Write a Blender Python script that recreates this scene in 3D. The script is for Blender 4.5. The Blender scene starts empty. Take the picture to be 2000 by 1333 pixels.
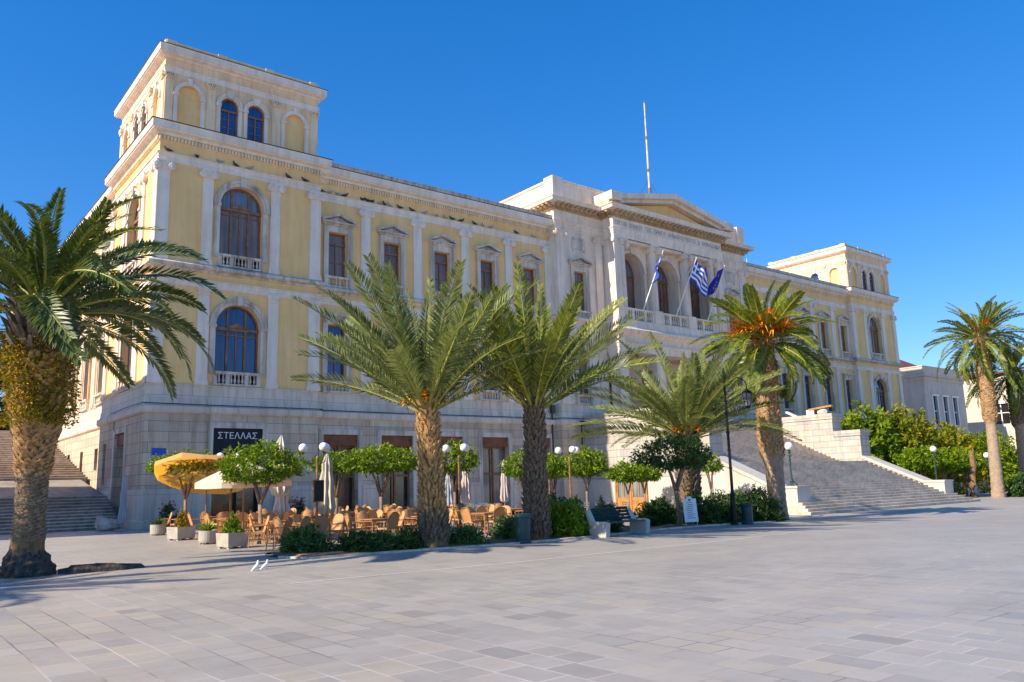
import bpy, bmesh, math, random
import numpy as np
from mathutils import Vector, Matrix

R = random.Random(7)
NR = np.random.default_rng(11)
PI = math.pi
scene = bpy.context.scene
COL = scene.collection

# ------------------------------------------------------------------ materials
def newmat(name):
    m = bpy.data.materials.new(name)
    m.use_nodes = True
    nt = m.node_tree
    return m, nt, nt.nodes['Principled BSDF']

def N(nt, kind, **kw):
    n = nt.nodes.new(kind)
    for k, v in kw.items():
        if k.startswith('i_'):
            key = k[2:]
            key = int(key) if key.isdigit() else key.replace('_', ' ')
            n.inputs[key].default_value = v
        else:
            setattr(n, k, v)
    return n

def L(nt, a, b): nt.links.new(a, b)

def rgb(c): return (c[0], c[1], c[2], 1.0)

def wallcoord(nt):
    """(x+y, z) of the point: runs along any axis-aligned wall"""
    g = N(nt, 'ShaderNodeNewGeometry')
    s = N(nt, 'ShaderNodeSeparateXYZ'); L(nt, g.outputs['Position'], s.inputs[0])
    a = N(nt, 'ShaderNodeMath', operation='ADD'); L(nt, s.outputs[0], a.inputs[0]); L(nt, s.outputs[1], a.inputs[1])
    c = N(nt, 'ShaderNodeCombineXYZ'); L(nt, a.outputs[0], c.inputs[0]); L(nt, s.outputs[2], c.inputs[1])
    return g.outputs['Position'], c.outputs[0]

def mixc(nt, fac, a, b, mode='MIX'):
    n = N(nt, 'ShaderNodeMix', data_type='RGBA', blend_type=mode)
    if isinstance(fac, (int, float)): n.inputs[0].default_value = fac
    else: L(nt, fac, n.inputs[0])
    for i, v in ((6, a), (7, b)):
        if isinstance(v, tuple): n.inputs[i].default_value = rgb(v)
        else: L(nt, v, n.inputs[i])
    return n.outputs[2]

def ramp(nt, val, stops, interp='LINEAR'):
    r = N(nt, 'ShaderNodeValToRGB')
    L(nt, val, r.inputs[0])
    cr = r.color_ramp; cr.interpolation = interp
    while len(cr.elements) < len(stops): cr.elements.new(.5)
    for e, (p, c) in zip(cr.elements, stops):
        e.position = p
        e.color = rgb(c) if isinstance(c, tuple) else (c, c, c, 1)
    return r.outputs[0]

def noise(nt, vec, scale, detail=4, rough=.6, stretch=None):
    if stretch:
        mp = N(nt, 'ShaderNodeMapping'); mp.inputs['Scale'].default_value = stretch
        L(nt, vec, mp.inputs[0]); vec = mp.outputs[0]
    n = N(nt, 'ShaderNodeTexNoise', i_Scale=scale, i_Detail=detail, i_Roughness=rough)
    L(nt, vec, n.inputs['Vector'])
    return n.outputs['Fac']

def bump(nt, bsdf, h, strength=.3, dist=.02):
    b = N(nt, 'ShaderNodeBump', i_Strength=strength, i_Distance=dist)
    L(nt, h, b.inputs['Height']); L(nt, b.outputs[0], bsdf.inputs['Normal'])

def weathered(name, c1, c2, dirt=(.20, .17, .14), amount=.5, rough=.8, blocks=None, spec=.3):
    """stone or plaster: two tones, vertical run-off stains, optional courses of blocks"""
    m, nt, b = newmat(name)
    pos, wc = wallcoord(nt)
    f = noise(nt, pos, .55, 7, .68)
    col = mixc(nt, ramp(nt, f, [(.36, 0.0), (.62, 1.0)]), c1, c2)
    h = noise(nt, pos, 14, 3)
    if blocks:
        bw, rh, mort, tones = blocks
        br = N(nt, 'ShaderNodeTexBrick', offset=.5, squash=1.0)
        br.inputs['Color1'].default_value = (0, 0, 0, 1); br.inputs['Color2'].default_value = (1, 1, 1, 1)
        br.inputs['Mortar'].default_value = (.5, .5, .5, 1)
        br.inputs['Scale'].default_value = 1; br.inputs['Mortar Size'].default_value = mort
        br.inputs['Mortar Smooth'].default_value = .2; br.inputs['Bias'].default_value = 0
        br.inputs['Brick Width'].default_value = bw; br.inputs['Row Height'].default_value = rh
        L(nt, wc, br.inputs['Vector'])
        tone = ramp(nt, br.outputs['Color'], tones)
        col = mixc(nt, .8, col, tone)
        vein = noise(nt, pos, 2.2, 6, .7, (1, 1, 3))
        col = mixc(nt, ramp(nt, vein, [(.35, 0.0), (.75, .45)]), col, (.55, .53, .5))
        col = mixc(nt, br.outputs['Fac'], col, (.25, .21, .17))
    st = noise(nt, pos, 1.0, 5, .65, (2.6, 2.6, .22))
    st = ramp(nt, st, [(.45, 0.0), (.72, amount)])
    col = mixc(nt, st, col, dirt)
    bl = ramp(nt, noise(nt, pos, .45, 6, .7), [(.5, 0.0), (.75, amount * .8)])
    col = mixc(nt, bl, col, (dirt[0] * 1.3, dirt[1] * 1.2, dirt[2] * 1.1))
    L(nt, col, b.inputs['Base Color'])
    b.inputs['Roughness'].default_value = rough
    b.inputs['Specular IOR Level'].default_value = spec
    bump(nt, b, h, .25, .02)
    return m

def plain(name, c, rough=.6, metal=0.0, var=.25, scale=6, spec=.4, bmp=0):
    m, nt, b = newmat(name)
    g = N(nt, 'ShaderNodeNewGeometry')
    f = noise(nt, g.outputs['Position'], scale, 4)
    dark = tuple(x * (1 - var) for x in c); light = tuple(min(1, x * (1 + var)) for x in c)
    L(nt, mixc(nt, ramp(nt, f, [(.3, 0.0), (.7, 1.0)]), dark, light), b.inputs['Base Color'])
    b.inputs['Roughness'].default_value = rough; b.inputs['Metallic'].default_value = metal
    b.inputs['Specular IOR Level'].default_value = spec
    if bmp: bump(nt, b, f, bmp, .05)
    return m

def foliage(name, ca, cb, rough=.5, trans=.25, spec=.35, tipc=None):
    """leaf colour varies with a per-leaf attribute; light passes through thin leaves"""
    m, nt, b = newmat(name)
    at = N(nt, 'ShaderNodeAttribute', attribute_name='tint')
    stops = [(0, ca), (1, cb)] if tipc is None else [(0, ca), (.8, cb), (1, tipc)]  # tipc: brightest leaves; on fronds and citrus, sunlight put into the leaf colour
    col = ramp(nt, at.outputs['Fac'], stops)
    L(nt, col, b.inputs['Base Color'])
    b.inputs['Roughness'].default_value = rough; b.inputs['Specular IOR Level'].default_value = spec
    t = N(nt, 'ShaderNodeBsdfTranslucent')
    tc = mixc(nt, .5, col, (.22, .26, .02)); L(nt, tc, t.inputs['Color'])
    mx = N(nt, 'ShaderNodeMixShader'); mx.inputs[0].default_value = trans
    L(nt, b.outputs[0], mx.inputs[1]); L(nt, t.outputs[0], mx.inputs[2])
    L(nt, mx.outputs[0], nt.nodes['Material Output'].inputs[0])
    return m

def glassmat(name, c, rough=.06, var=.55):
    m, nt, b = newmat(name)
    g = N(nt, 'ShaderNodeNewGeometry')
    f = mixc(nt, .5, noise(nt, g.outputs['Position'], .45, 2, .5, (1, 1, .8)), noise(nt, g.outputs['Position'], 5, 2, .5, (1, 1, .05)))
    f = ramp(nt, f, [(.36, 0.0), (.62, 1.0)])
    L(nt, mixc(nt, f, tuple(x * (1 - var) for x in c), tuple(x * (1 + var) for x in c)), b.inputs['Base Color'])
    b.inputs['Roughness'].default_value = rough
    b.inputs['Specular IOR Level'].default_value = .8
    b.inputs['IOR'].default_value = 1.55
    bump(nt, b, noise(nt, g.outputs['Position'], 1.5, 2), .06, .05)
    return m

MT = {}
MT['stucco'] = weathered('yellow_stucco', (.90, .565, .235), (.95, .63, .285), (.50, .30, .13), .30, .9, spec=.1)
MT['cream'] = weathered('cream_stucco', (.86, .64, .40), (.92, .71, .47), (.34, .28, .2), .5, .9, spec=.1)
MT['ochre'] = weathered('faded_ochre_stucco', (.86, .58, .34), (.92, .66, .42), (.34, .25, .15), .5, .9, spec=.1)
MT['trim'] = weathered('white_trim', (.82, .69, .575), (.90, .775, .66), (.40, .31, .22), .42, .75)
MT['trimd'] = weathered('grey_marble_trim', (.66, .555, .455), (.76, .655, .55), (.17, .14, .11), .8, .65)
MT['portico'] = weathered('portico_marble', (.78, .635, .50), (.86, .725, .59), (.40, .27, .155), .48, .7)
GT = [(0, (.38, .295, .22)), (.25, (.72, .53, .335)), (.5, (.53, .40, .28)), (.75, (.76, .60, .42)), (1, (.66, .48, .30))]
MT['courses'] = weathered('marble_courses', (.57, .44, .31), (.76, .61, .45), (.27, .165, .085), .65, .65, (2.1, .56, .016, GT))
ST = [(0, (.64, .525, .41)), (.5, (.80, .67, .535)), (1, (.72, .595, .465))]
MT['slabs'] = weathered('marble_slabs', (.70, .575, .455), (.82, .69, .56), (.32, .23, .155), .6, .5, (1.5, 1.75, .01, ST))
WT = [(0, (.36, .34, .31)), (.3, (.53, .49, .42)), (.6, (.47, .425, .35)), (.85, (.32, .32, .33)), (1, (.55, .51, .45))]
MT['cheek'] = weathered('pale_marble_courses', (.45, .42, .37), (.53, .495, .43), (.25, .2, .14), .5, .6, (1.3, .5, .02, WT))
MT['render'] = weathered('white_render', (.49, .46, .41), (.56, .53, .48), (.4, .35, .28), .4, .8)
MT['step'] = weathered('step_marble', (.54, .46, .37), (.68, .585, .48), (.28, .21, .14), .65, .6)
MT['wood'] = plain('brown_wood', (.25, .125, .06), .5, 0, .4, 3)
MT['oak'] = plain('varnished_oak', (.42, .20, .06), .4, 0, .3, 3)
MT['box'] = plain('shutter_box_wood', (.20, .075, .03), .55, 0, .4, 2)
MT['sky_pane'] = glassmat('sky_reflection_glass', (.016, .045, .16))  # blue of the reflected sky is put into the pane colour
MT['brown_pane'] = glassmat('curtained_window_glass', (.19, .115, .09), .3)
MT['fan_pane'] = glassmat('pale_fanlight_glass', (.12, .15, .19), .12)
MT['brownstone'] = weathered('rust_stained_marble', (.46, .31, .17), (.58, .43, .27), (.20, .11, .05), .7, .75)
MT['carved'] = plain('carved_lettering', (.44, .38, .31), .8, 0, .2, 5)
MT['mast'] = plain('cream_painted_steel', (.62, .48, .40), .6, 0, .3, 3)
MT['tar'] = plain('dark_flashing', (.05, .04, .035), .8, 0, .4, 3)
MT['streetstep'] = weathered('old_street_stone', (.27, .245, .215), (.38, .35, .31), (.14, .12, .10), .8, .85)
MT['grey_pane'] = glassmat('pale_window_glass', (.16, .18, .19), .12)
MT['dark'] = glassmat('dark_interior_glass', (.016, .014, .013), .1)
MT['tile'] = plain('clay_roof_tile', (.36, .13, .07), .8, 0, .3, 4)
MT['redroof'] = plain('dark_red_roof', (.20, .055, .04), .7, 0, .3, 3)
MT['greywall'] = weathered('grey_plaster', (.62, .50, .40), (.68, .56, .46), (.26, .23, .2), .4, .85)
MT['palewall'] = weathered('pale_plaster', (.60, .52, .41), (.66, .58, .46), (.42, .36, .27), .3, .85)
MT['black'] = plain('black_iron', (.012, .013, .014), .45, .5, .3, 8)
MT['iron'] = plain('green_iron', (.03, .07, .065), .5, .3, .4, 9)
MT['brass'] = plain('ochre_painted_steel', (.26, .15, .05), .5, .2, .4, 5)
MT['bin'] = plain('dark_teal_plastic', (.008, .055, .06), .45, 0, .3, 3)
MT['bench'] = plain('dark_green_slats', (.006, .045, .05), .5, 0, .35, 8)
MT['concrete'] = plain('planter_concrete', (.40, .36, .30), .85, 0, .15, 4, bmp=.1)
MT['rattan'] = plain('rattan_weave', (.56, .29, .115), .6, 0, .22, 30)
MT['cane'] = plain('bent_cane', (.40, .19, .06), .5, 0, .3, 12)
MT['table'] = plain('table_wood', (.40, .21, .10), .5, 0, .2, 6)
MT['steel'] = plain('brushed_steel', (.35, .36, .38), .35, .7, .2, 6)
MT['darkmetal'] = plain('dark_steel', (.05, .05, .055), .45, .4, .3, 6)
MT['white'] = plain('white_paint', (.80, .79, .76), .5, 0, .05, 3)
MT['feather'] = plain('white_feathers', (.82, .80, .77), .8, 0, .08, 10)
MT['pigeon'] = plain('grey_feathers', (.05, .05, .06), .7, 0, .5, 12)
MT['palepigeon'] = plain('pale_feathers', (.36, .35, .34), .7, 0, .4, 12)
MT['board'] = plain('chalkboard', (.012, .016, .022), .7, 0, .4, 4)
MT['blueplate'] = plain('blue_enamel', (.01, .09, .50), .35, 0, .1, 4)
MT['flagblue'] = plain('blue_flag_cloth', (.012, .07, .48), .8, 0, .2, 3)
MT['flagwhite'] = plain('white_flag_cloth', (.78, .78, .78), .8, 0, .05, 3)
MT['flagnavy'] = plain('navy_flag_cloth', (.008, .025, .30), .8, 0, .25, 3)
MT['yellow'] = plain('yellow_star', (.75, .55, .03), .7, 0, .1, 3)
MT['soil'] = plain('bed_soil', (.26, .15, .075), .95, 0, .45, 7, bmp=.6)
MT['bark'] = plain('citrus_bark', (.24, .16, .11), .9, 0, .4, 10, bmp=.4)
MT['trunk'] = plain('palm_trunk_fibre', (.20, .125, .06), .95, 0, .55, 9, bmp=.8)
MT['stub'] = plain('palm_leaf_bases', (.42, .25, .10), .9, 0, .5, 7, bmp=.4)
MT['greystub'] = plain('grey_leaf_bases', (.25, .20, .14), .9, 0, .5, 7, bmp=.4)
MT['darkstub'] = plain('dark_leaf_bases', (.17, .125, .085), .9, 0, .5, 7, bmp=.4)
MT['smooth'] = plain('smooth_palm_bark', (.34, .25, .17), .9, 0, .25, 5, bmp=.4)
MT['rootmass'] = plain('palm_root_mass', (.085, .07, .06), .95, 0, .5, 12, bmp=.9)
MT['stalk'] = plain('orange_fruit_stalk', (.80, .30, .012), .55, 0, .35, 5)
MT['rachis'] = plain('leaf_midrib', (.30, .29, .05), .5, 0, .3, 4)
MT['frond_grey'] = foliage('grey_green_frond', (.07, .10, .028), (.27, .31, .085), .42, .3, .5, (.40, .36, .09))
MT['frond_yellow'] = foliage('yellow_green_frond', (.06, .10, .014), (.29, .31, .028), .42, .32, .5, (.44, .36, .04))
MT['frond_dark'] = foliage('deep_green_frond', (.025, .065, .016), (.125, .17, .028), .4, .22, .5, (.30, .28, .04))
MT['frond_bright'] = foliage('bright_green_frond', (.055, .11, .014), (.25, .29, .026), .40, .26, .55, (.40, .34, .04))
MT['citrus'] = foliage('glossy_citrus_leaf', (.035, .10, .004), (.20, .32, .006), .42, .26, .3, (.42, .42, .012))
MT['oleander'] = foliage('oleander_leaf', (.035, .09, .028), (.12, .21, .055), .5, .22, .35, (.22, .30, .07))
MT['brightbush'] = foliage('bright_shrub_leaf', (.05, .14, .008), (.22, .36, .015), .45, .3, .35, (.38, .42, .04))
MT['hedge'] = foliage('dark_hedge_leaf', (.014, .050, .014), (.07, .14, .032), .5, .15, .2)
MT['shrub'] = foliage('garden_shrub_leaf', (.06, .14, .005), (.26, .36, .010), .5, .34, .25, (.42, .38, .03))
MT['oliveshrub'] = foliage('olive_shrub_leaf', (.09, .14, .005), (.34, .33, .012), .5, .34, .25, (.50, .30, .03))
MT['darkleaf'] = foliage('dark_tree_leaf', (.008, .022, .012), (.022, .05, .02), .5, .1, .3)
MT['creeper'] = foliage('rusty_creeper_leaf', (.07, .13, .006), (.46, .27, .012), .6, .3, .2, (.68, .30, .012))
MT['flower'] = plain('red_petals', (.5, .03, .05), .6, 0, .3, 10)

def canvas(name, c, back, trans=.45):
    m, nt, b = newmat(name)
    b.inputs['Base Color'].default_value = rgb(c); b.inputs['Roughness'].default_value = .9
    b.inputs['Specular IOR Level'].default_value = .1
    t = N(nt, 'ShaderNodeBsdfTranslucent'); t.inputs['Color'].default_value = rgb(back)
    mx = N(nt, 'ShaderNodeMixShader'); mx.inputs[0].default_value = trans
    L(nt, b.outputs[0], mx.inputs[1]); L(nt, t.outputs[0], mx.inputs[2])
    L(nt, mx.outputs[0], nt.nodes['Material Output'].inputs[0])
    return m
MT['canvas'] = canvas('parasol_canvas', (.86, .82, .72), (.98, .50, .04), .42)
MT['canvas_glow'] = canvas('sun_glow_canvas', (.82, .62, .26), (1.0, .46, .03), .55)  # orange of sunlight glowing through the cloth, put into its colour
MT['closed'] = canvas('folded_canvas', (.62, .56, .46), (.5, .4, .25), .1)
MT['pink'] = canvas('pinkish_canvas', (.62, .50, .45), (.5, .35, .25), .1)
MT['greycanvas'] = canvas('grey_canvas', (.42, .44, .47), (.4, .4, .4), .1)
MT['redcanvas'] = canvas('red_canvas', (.65, .03, .02), (.6, .05, .02), .15)
MT['whitecanvas'] = canvas('white_canvas', (.78, .77, .74), (.6, .55, .5), .15)

def globemat():
    m, nt, b = newmat('opal_globe')
    b.inputs['Base Color'].default_value = (.86, .86, .87, 1); b.inputs['Roughness'].default_value = .25
    b.inputs['Subsurface Weight'].default_value = .3; b.inputs['Subsurface Radius'].default_value = (.1, .1, .1)
    return m
MT['globe'] = globemat()

def pavingmat():
    m, nt, b = newmat('plaza_marble_paving')
    g = N(nt, 'ShaderNodeNewGeometry')
    s = N(nt, 'ShaderNodeSeparateXYZ'); L(nt, g.outputs['Position'], s.inputs[0])
    c = N(nt, 'ShaderNodeCombineXYZ'); L(nt, s.outputs[1], c.inputs[0]); L(nt, s.outputs[0], c.inputs[1])
    wob = N(nt, 'ShaderNodeTexNoise', i_Scale=.7, i_Detail=1); L(nt, g.outputs['Position'], wob.inputs['Vector'])
    wv = N(nt, 'ShaderNodeVectorMath', operation='SCALE'); L(nt, wob.outputs['Color'], wv.inputs[0]); wv.inputs[3].default_value = .06
    ad = N(nt, 'ShaderNodeVectorMath', operation='ADD'); L(nt, c.outputs[0], ad.inputs[0]); L(nt, wv.outputs[0], ad.inputs[1])
    br = N(nt, 'ShaderNodeTexBrick', offset=.41, offset_frequency=2, squash=.72, squash_frequency=3)
    br.inputs['Color1'].default_value = (0, 0, 0, 1); br.inputs['Color2'].default_value = (1, 1, 1, 1)
    br.inputs['Mortar'].default_value = (.5, .5, .5, 1)
    for k, v in (('Scale', 1), ('Mortar Size', .009), ('Mortar Smooth', .3), ('Bias', 0), ('Brick Width', .60), ('Row Height', .40)):
        br.inputs[k].default_value = v
    L(nt, ad.outputs[0], br.inputs['Vector'])
    tone = ramp(nt, br.outputs['Color'], [(0, (.235, .22, .21)), (.16, (.42, .38, .335)), (.32, (.315, .285, .26)), (.5, (.46, .405, .345)),
                                          (.66, (.318, .304, .28)), (.82, (.41, .372, .31)), (.93, (.46, .385, .285)), (1, (.405, .388, .353))])
    # the slabs differ strongly at the front left and less towards the back right
    zone = N(nt, 'ShaderNodeMath', operation='MULTIPLY_ADD', i_1=.55, i_2=22.5); L(nt, s.outputs[1], zone.inputs[0])
    zsum = N(nt, 'ShaderNodeMath', operation='ADD'); L(nt, s.outputs[0], zsum.inputs[0]); L(nt, zone.outputs[0], zsum.inputs[1])
    wsum = N(nt, 'ShaderNodeMath', operation='MULTIPLY_ADD', i_1=9.0, i_2=-4.5); L(nt, noise(nt, g.outputs['Position'], .14, 3), wsum.inputs[0])
    zz = N(nt, 'ShaderNodeMath', operation='ADD'); L(nt, zsum.outputs[0], zz.inputs[0]); L(nt, wsum.outputs[0], zz.inputs[1])
    zn = N(nt, 'ShaderNodeMapRange', i_1=-3.0, i_2=7.0, i_3=.74, i_4=.22); L(nt, zz.outputs[0], zn.inputs[0])
    fade = zn.outputs[0]
    col = mixc(nt, fade, (.352, .331, .292), tone)
    vein = noise(nt, g.outputs['Position'], 1.5, 7, .72, (2.5, .6, 1))
    col = mixc(nt, ramp(nt, vein, [(.38, 0.0), (.72, .42)]), col, (.43, .402, .355))
    dirt = noise(nt, g.outputs['Position'], .35, 8, .72, (.5, 1.6, 1))
    col = mixc(nt, ramp(nt, dirt, [(.46, 0.0), (.72, .45)]), col, (.255, .23, .21))
    spot = noise(nt, g.outputs['Position'], 7, 5, .7)
    col = mixc(nt, ramp(nt, spot, [(.54, 0.0), (.75, .38)]), col, (.22, .21, .2))
    jn = N(nt, 'ShaderNodeMath', operation='MULTIPLY'); L(nt, br.outputs['Fac'], jn.inputs[0])
    L(nt, ramp(nt, noise(nt, g.outputs['Position'], .6, 3), [(.35, .35), (.6, 1.0)]), jn.inputs[1])
    jc = ramp(nt, noise(nt, g.outputs['Position'], .35, 2), [(.44, (.15, .13, .115)), (.56, (.56, .52, .47))])
    col = mixc(nt, jn.outputs[0], col, jc)
    L(nt, col, b.inputs['Base Color'])
    rg = ramp(nt, noise(nt, g.outputs['Position'], .8, 4), [(.3, .42), (.7, .62)])
    L(nt, rg, b.inputs['Roughness'])
    b.inputs['Specular IOR Level'].default_value = .4
    bump(nt, b, br.outputs['Color'], .12, .01)
    return m
MT['paving'] = pavingmat()

# ------------------------------------------------------------------ mesh helpers
class F:
    """a wall frame: u along the wall, d outward from it, z up"""
    def __init__(s, o, U, Nn):
        s.o, s.U, s.N = Vector(o), Vector(U), Vector(Nn)
    def p(s, u, d, z):
        return s.o + s.U * u + s.N * d + Vector((0, 0, z))
    def at(s, du, dd=0):
        return F(s.o + s.U * du + s.N * dd, s.U, s.N)
W0 = F((0, 0, 0), (1, 0, 0), (0, 1, 0))

class MB:
    def __init__(s): s.v, s.f, s.m = [], [], []
    def add(s, vs, fs, mi=0):
        b = len(s.v); s.v += [tuple(v) for v in vs]
        s.f += [tuple(b + i for i in f) for f in fs]; s.m += [mi] * len(fs)
    def quad(s, a, b, c, d, mi=0): s.add([a, b, c, d], [(0, 1, 2, 3)], mi)
    def box(s, fr, u0, u1, d0, d1, z0, z1, mi=0):
        vs = [fr.p(u, d, z) for z in (z0, z1) for d in (d0, d1) for u in (u0, u1)]
        s.add(vs, [(0, 2, 3, 1), (4, 5, 7, 6), (0, 1, 5, 4), (2, 6, 7, 3), (0, 4, 6, 2), (1, 3, 7, 5)], mi)
    def bx(s, x, y, z, sx, sy, sz, mi=0):
        s.box(W0, x - sx / 2, x + sx / 2, y - sy / 2, y + sy / 2, z, z + sz, mi)
    def rbox(s, M, sx, sy, sz, mi=0):
        vs = [M @ Vector((x * sx / 2, y * sy / 2, z * sz / 2)) for z in (-1, 1) for y in (-1, 1) for x in (-1, 1)]
        s.add(vs, [(0, 2, 3, 1), (4, 5, 7, 6), (0, 1, 5, 4), (2, 6, 7, 3), (0, 4, 6, 2), (1, 3, 7, 5)], mi)
    def tube(s, pts, rads, n=8, cap=True, mi=0):
        pts = [Vector(p) for p in pts]
        if not hasattr(rads, '__len__'): rads = [rads] * len(pts)
        vs, fs = [], []
        up = Vector((0, 0, 1))
        for i, p in enumerate(pts):
            t = (pts[min(i + 1, len(pts) - 1)] - pts[max(i - 1, 0)]).normalized()
            a = t.cross(up)
            if a.length < .05: a = t.cross(Vector((1, 0, 0)))
            a.normalize(); b = a.cross(t)
            for k in range(n):
                q = 2 * PI * k / n
                vs.append(p + (a * math.cos(q) + b * math.sin(q)) * rads[i])
        for i in range(len(pts) - 1):
            for k in range(n):
                k2 = (k + 1) % n
                fs.append((i * n + k, i * n + k2, (i + 1) * n + k2, (i + 1) * n + k))
        if cap:
            fs.append(tuple(range(n - 1, -1, -1))); fs.append(tuple((len(pts) - 1) * n + k for k in range(n)))
        s.add(vs, fs, mi)
    def lathe(s, c, prof, n=12, mi=0, squash=1):
        c = Vector(c); vs, fs = [], []
        for r, z in prof:
            for k in range(n):
                q = 2 * PI * (k + .5) / n
                vs.append(c + Vector((r * math.cos(q), r * math.sin(q) * squash, z)))
        for i in range(len(prof) - 1):
            for k in range(n):
                k2 = (k + 1) % n
                fs.append((i * n + k, i * n + k2, (i + 1) * n + k2, (i + 1) * n + k))
        fs.append(tuple(range(n - 1, -1, -1))); fs.append(tuple((len(prof) - 1) * n + k for k in range(n)))
        s.add(vs, fs, mi)
    def ball(s, c, r, n=14, mi=0, sq=(1, 1, 1)):
        c = Vector(c); k = n // 2; vs, fs = [], []
        for i in range(1, k):
            t = PI * i / k
            for j in range(n):
                q = 2 * PI * j / n
                vs.append(c + Vector((r * sq[0] * math.sin(t) * math.cos(q), r * sq[1] * math.sin(t) * math.sin(q), r * sq[2] * math.cos(t))))
        for i in range(k - 2):
            for j in range(n):
                j2 = (j + 1) % n
                fs.append((i * n + j, (i + 1) * n + j, (i + 1) * n + j2, i * n + j2))
        a = len(vs); vs += [c + Vector((0, 0, r * sq[2])), c - Vector((0, 0, r * sq[2]))]
        for j in range(n):
            j2 = (j + 1) % n
            fs.append((a, j, j2)); fs.append((a + 1, (k - 2) * n + j2, (k - 2) * n + j))
        s.add(vs, fs, mi)
    def prism(s, fr, poly, d0, d1, mi=0):
        """poly of (u, z) extruded between depths d0 and d1"""
        n = len(poly)
        vs = [fr.p(u, d0, z) for u, z in poly] + [fr.p(u, d1, z) for u, z in poly]
        fs = [tuple(range(n)), tuple(range(2 * n - 1, n - 1, -1))]
        fs += [(i, (i + 1) % n, n + (i + 1) % n, n + i) for i in range(n)]
        s.add(vs, fs, mi)
    def run(s, fr, u0, u1, prof, mi=0):
        """closed profile of (d, z) run along the wall"""
        n = len(prof)
        vs = [fr.p(u0, d, z) for d, z in prof] + [fr.p(u1, d, z) for d, z in prof]
        fs = [tuple(range(n)), tuple(range(2 * n - 1, n - 1, -1))]
        fs += [(i, (i + 1) % n, n + (i + 1) % n, n + i) for i in range(n)]
        s.add(vs, fs, mi)
    def ring(s, x0, x1, y0, y1, prof, mi=0):
        """closed profile of (d, z) run round a rectangle with mitred corners"""
        n = len(prof); vs, fs = [], []
        for sx, sy in ((0, 0), (1, 0), (1, 1), (0, 1)):
            for d, z in prof:
                vs.append(((x1 + d) if sx else (x0 - d), (y1 + d) if sy else (y0 - d), z))
        for k in range(4):
            k2 = (k + 1) % 4
            for i in range(n):
                i2 = (i + 1) % n
                fs.append((k * n + i, k2 * n + i, k2 * n + i2, k * n + i2))
        s.add(vs, fs, mi)
    def build(s, name, mat, parent=None, smooth=False, fix=True, tint=None):
        me = bpy.data.meshes.new(name)
        me.from_pydata(s.v, [], s.f)
        mats = mat if isinstance(mat, (list, tuple)) else [mat]
        for m in mats: me.materials.append(MT[m] if isinstance(m, str) else m)
        if len(mats) > 1: me.polygons.foreach_set('material_index', s.m)
        if fix:
            bm = bmesh.new(); bm.from_mesh(me)
            bmesh.ops.recalc_face_normals(bm, faces=bm.faces)
            bm.to_mesh(me); bm.free()
        if smooth: me.polygons.foreach_set('use_smooth', [True] * len(me.polygons))
        me.update()
        return link(name, me, parent)

def link(name, me, parent=None):
    o = bpy.data.objects.new(name, me)
    COL.objects.link(o)
    if parent: o.parent = parent
    return o

def thing(name, label, cat, loc=(0, 0, 0), rz=0, group=None):
    o = bpy.data.objects.new(name, None); COL.objects.link(o)
    o.location = loc; o.rotation_euler = (0, 0, rz); o.empty_display_size = .2
    o['label'] = label; o['category'] = cat
    if group: o['group'] = group
    return o

def tag(o, label, cat, group=None):
    o['label'] = label; o['category'] = cat
    if group: o['group'] = group
    return o

def structure(o, kind='structure'):
    o['kind'] = kind
    return o

def dup(root, loc, rz=0, label=None, group=None, sc=None):
    r = root.copy(); COL.objects.link(r); r.location = loc; r.rotation_euler = (0, 0, rz)
    if label: r['label'] = label
    if group: r['group'] = group
    if sc: r.scale = sc if hasattr(sc, '__len__') else (sc, sc, sc)
    for ch in list(root.children):
        c = ch.copy(); COL.objects.link(c); c.parent = r
        for g in list(ch.children):
            d = g.copy(); COL.objects.link(d); d.parent = c
    return r

def leafmesh(name, V, tint, mat, nv=4):
    """V: (n, nv, 3) leaf corners; tint: one number for each leaf"""
    n = V.shape[0]
    me = bpy.data.meshes.new(name)
    me.vertices.add(n * nv); me.vertices.foreach_set('co', V.reshape(-1).astype(np.float32))
    me.loops.add(n * nv); me.loops.foreach_set('vertex_index', np.arange(n * nv, dtype=np.int32))
    me.polygons.add(n); me.polygons.foreach_set('loop_start', np.arange(0, n * nv, nv, dtype=np.int32))
    a = me.attributes.new('tint', 'FLOAT', 'FACE'); a.data.foreach_set('value', np.asarray(tint, dtype=np.float32))
    me.materials.append(MT[mat]); me.update(calc_edges=True); me.validate()
    return me

def leaves(P, size, width, tint=None, up=.0, outward=None, spread=1.0):
    """kite leaves at points P with random directions (leaning outward)"""
    n = len(P)
    a = NR.normal(size=(n, 3)) * spread
    if outward is not None: a += outward
    a[:, 2] += up
    a /= np.linalg.norm(a, axis=1)[:, None] + 1e-9
    b = np.cross(a, NR.normal(size=(n, 3))); b /= np.linalg.norm(b, axis=1)[:, None] + 1e-9
    l = size * NR.uniform(.6, 1.3, n)[:, None]; w = l * width
    V = np.stack([P - a * l * .5, P + b * w * .5 - a * l * .05, P + a * l * .5, P - b * w * .5 - a * l * .05], axis=1)
    t = NR.uniform(0, 1, n) if tint is None else tint
    return V, t

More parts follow.
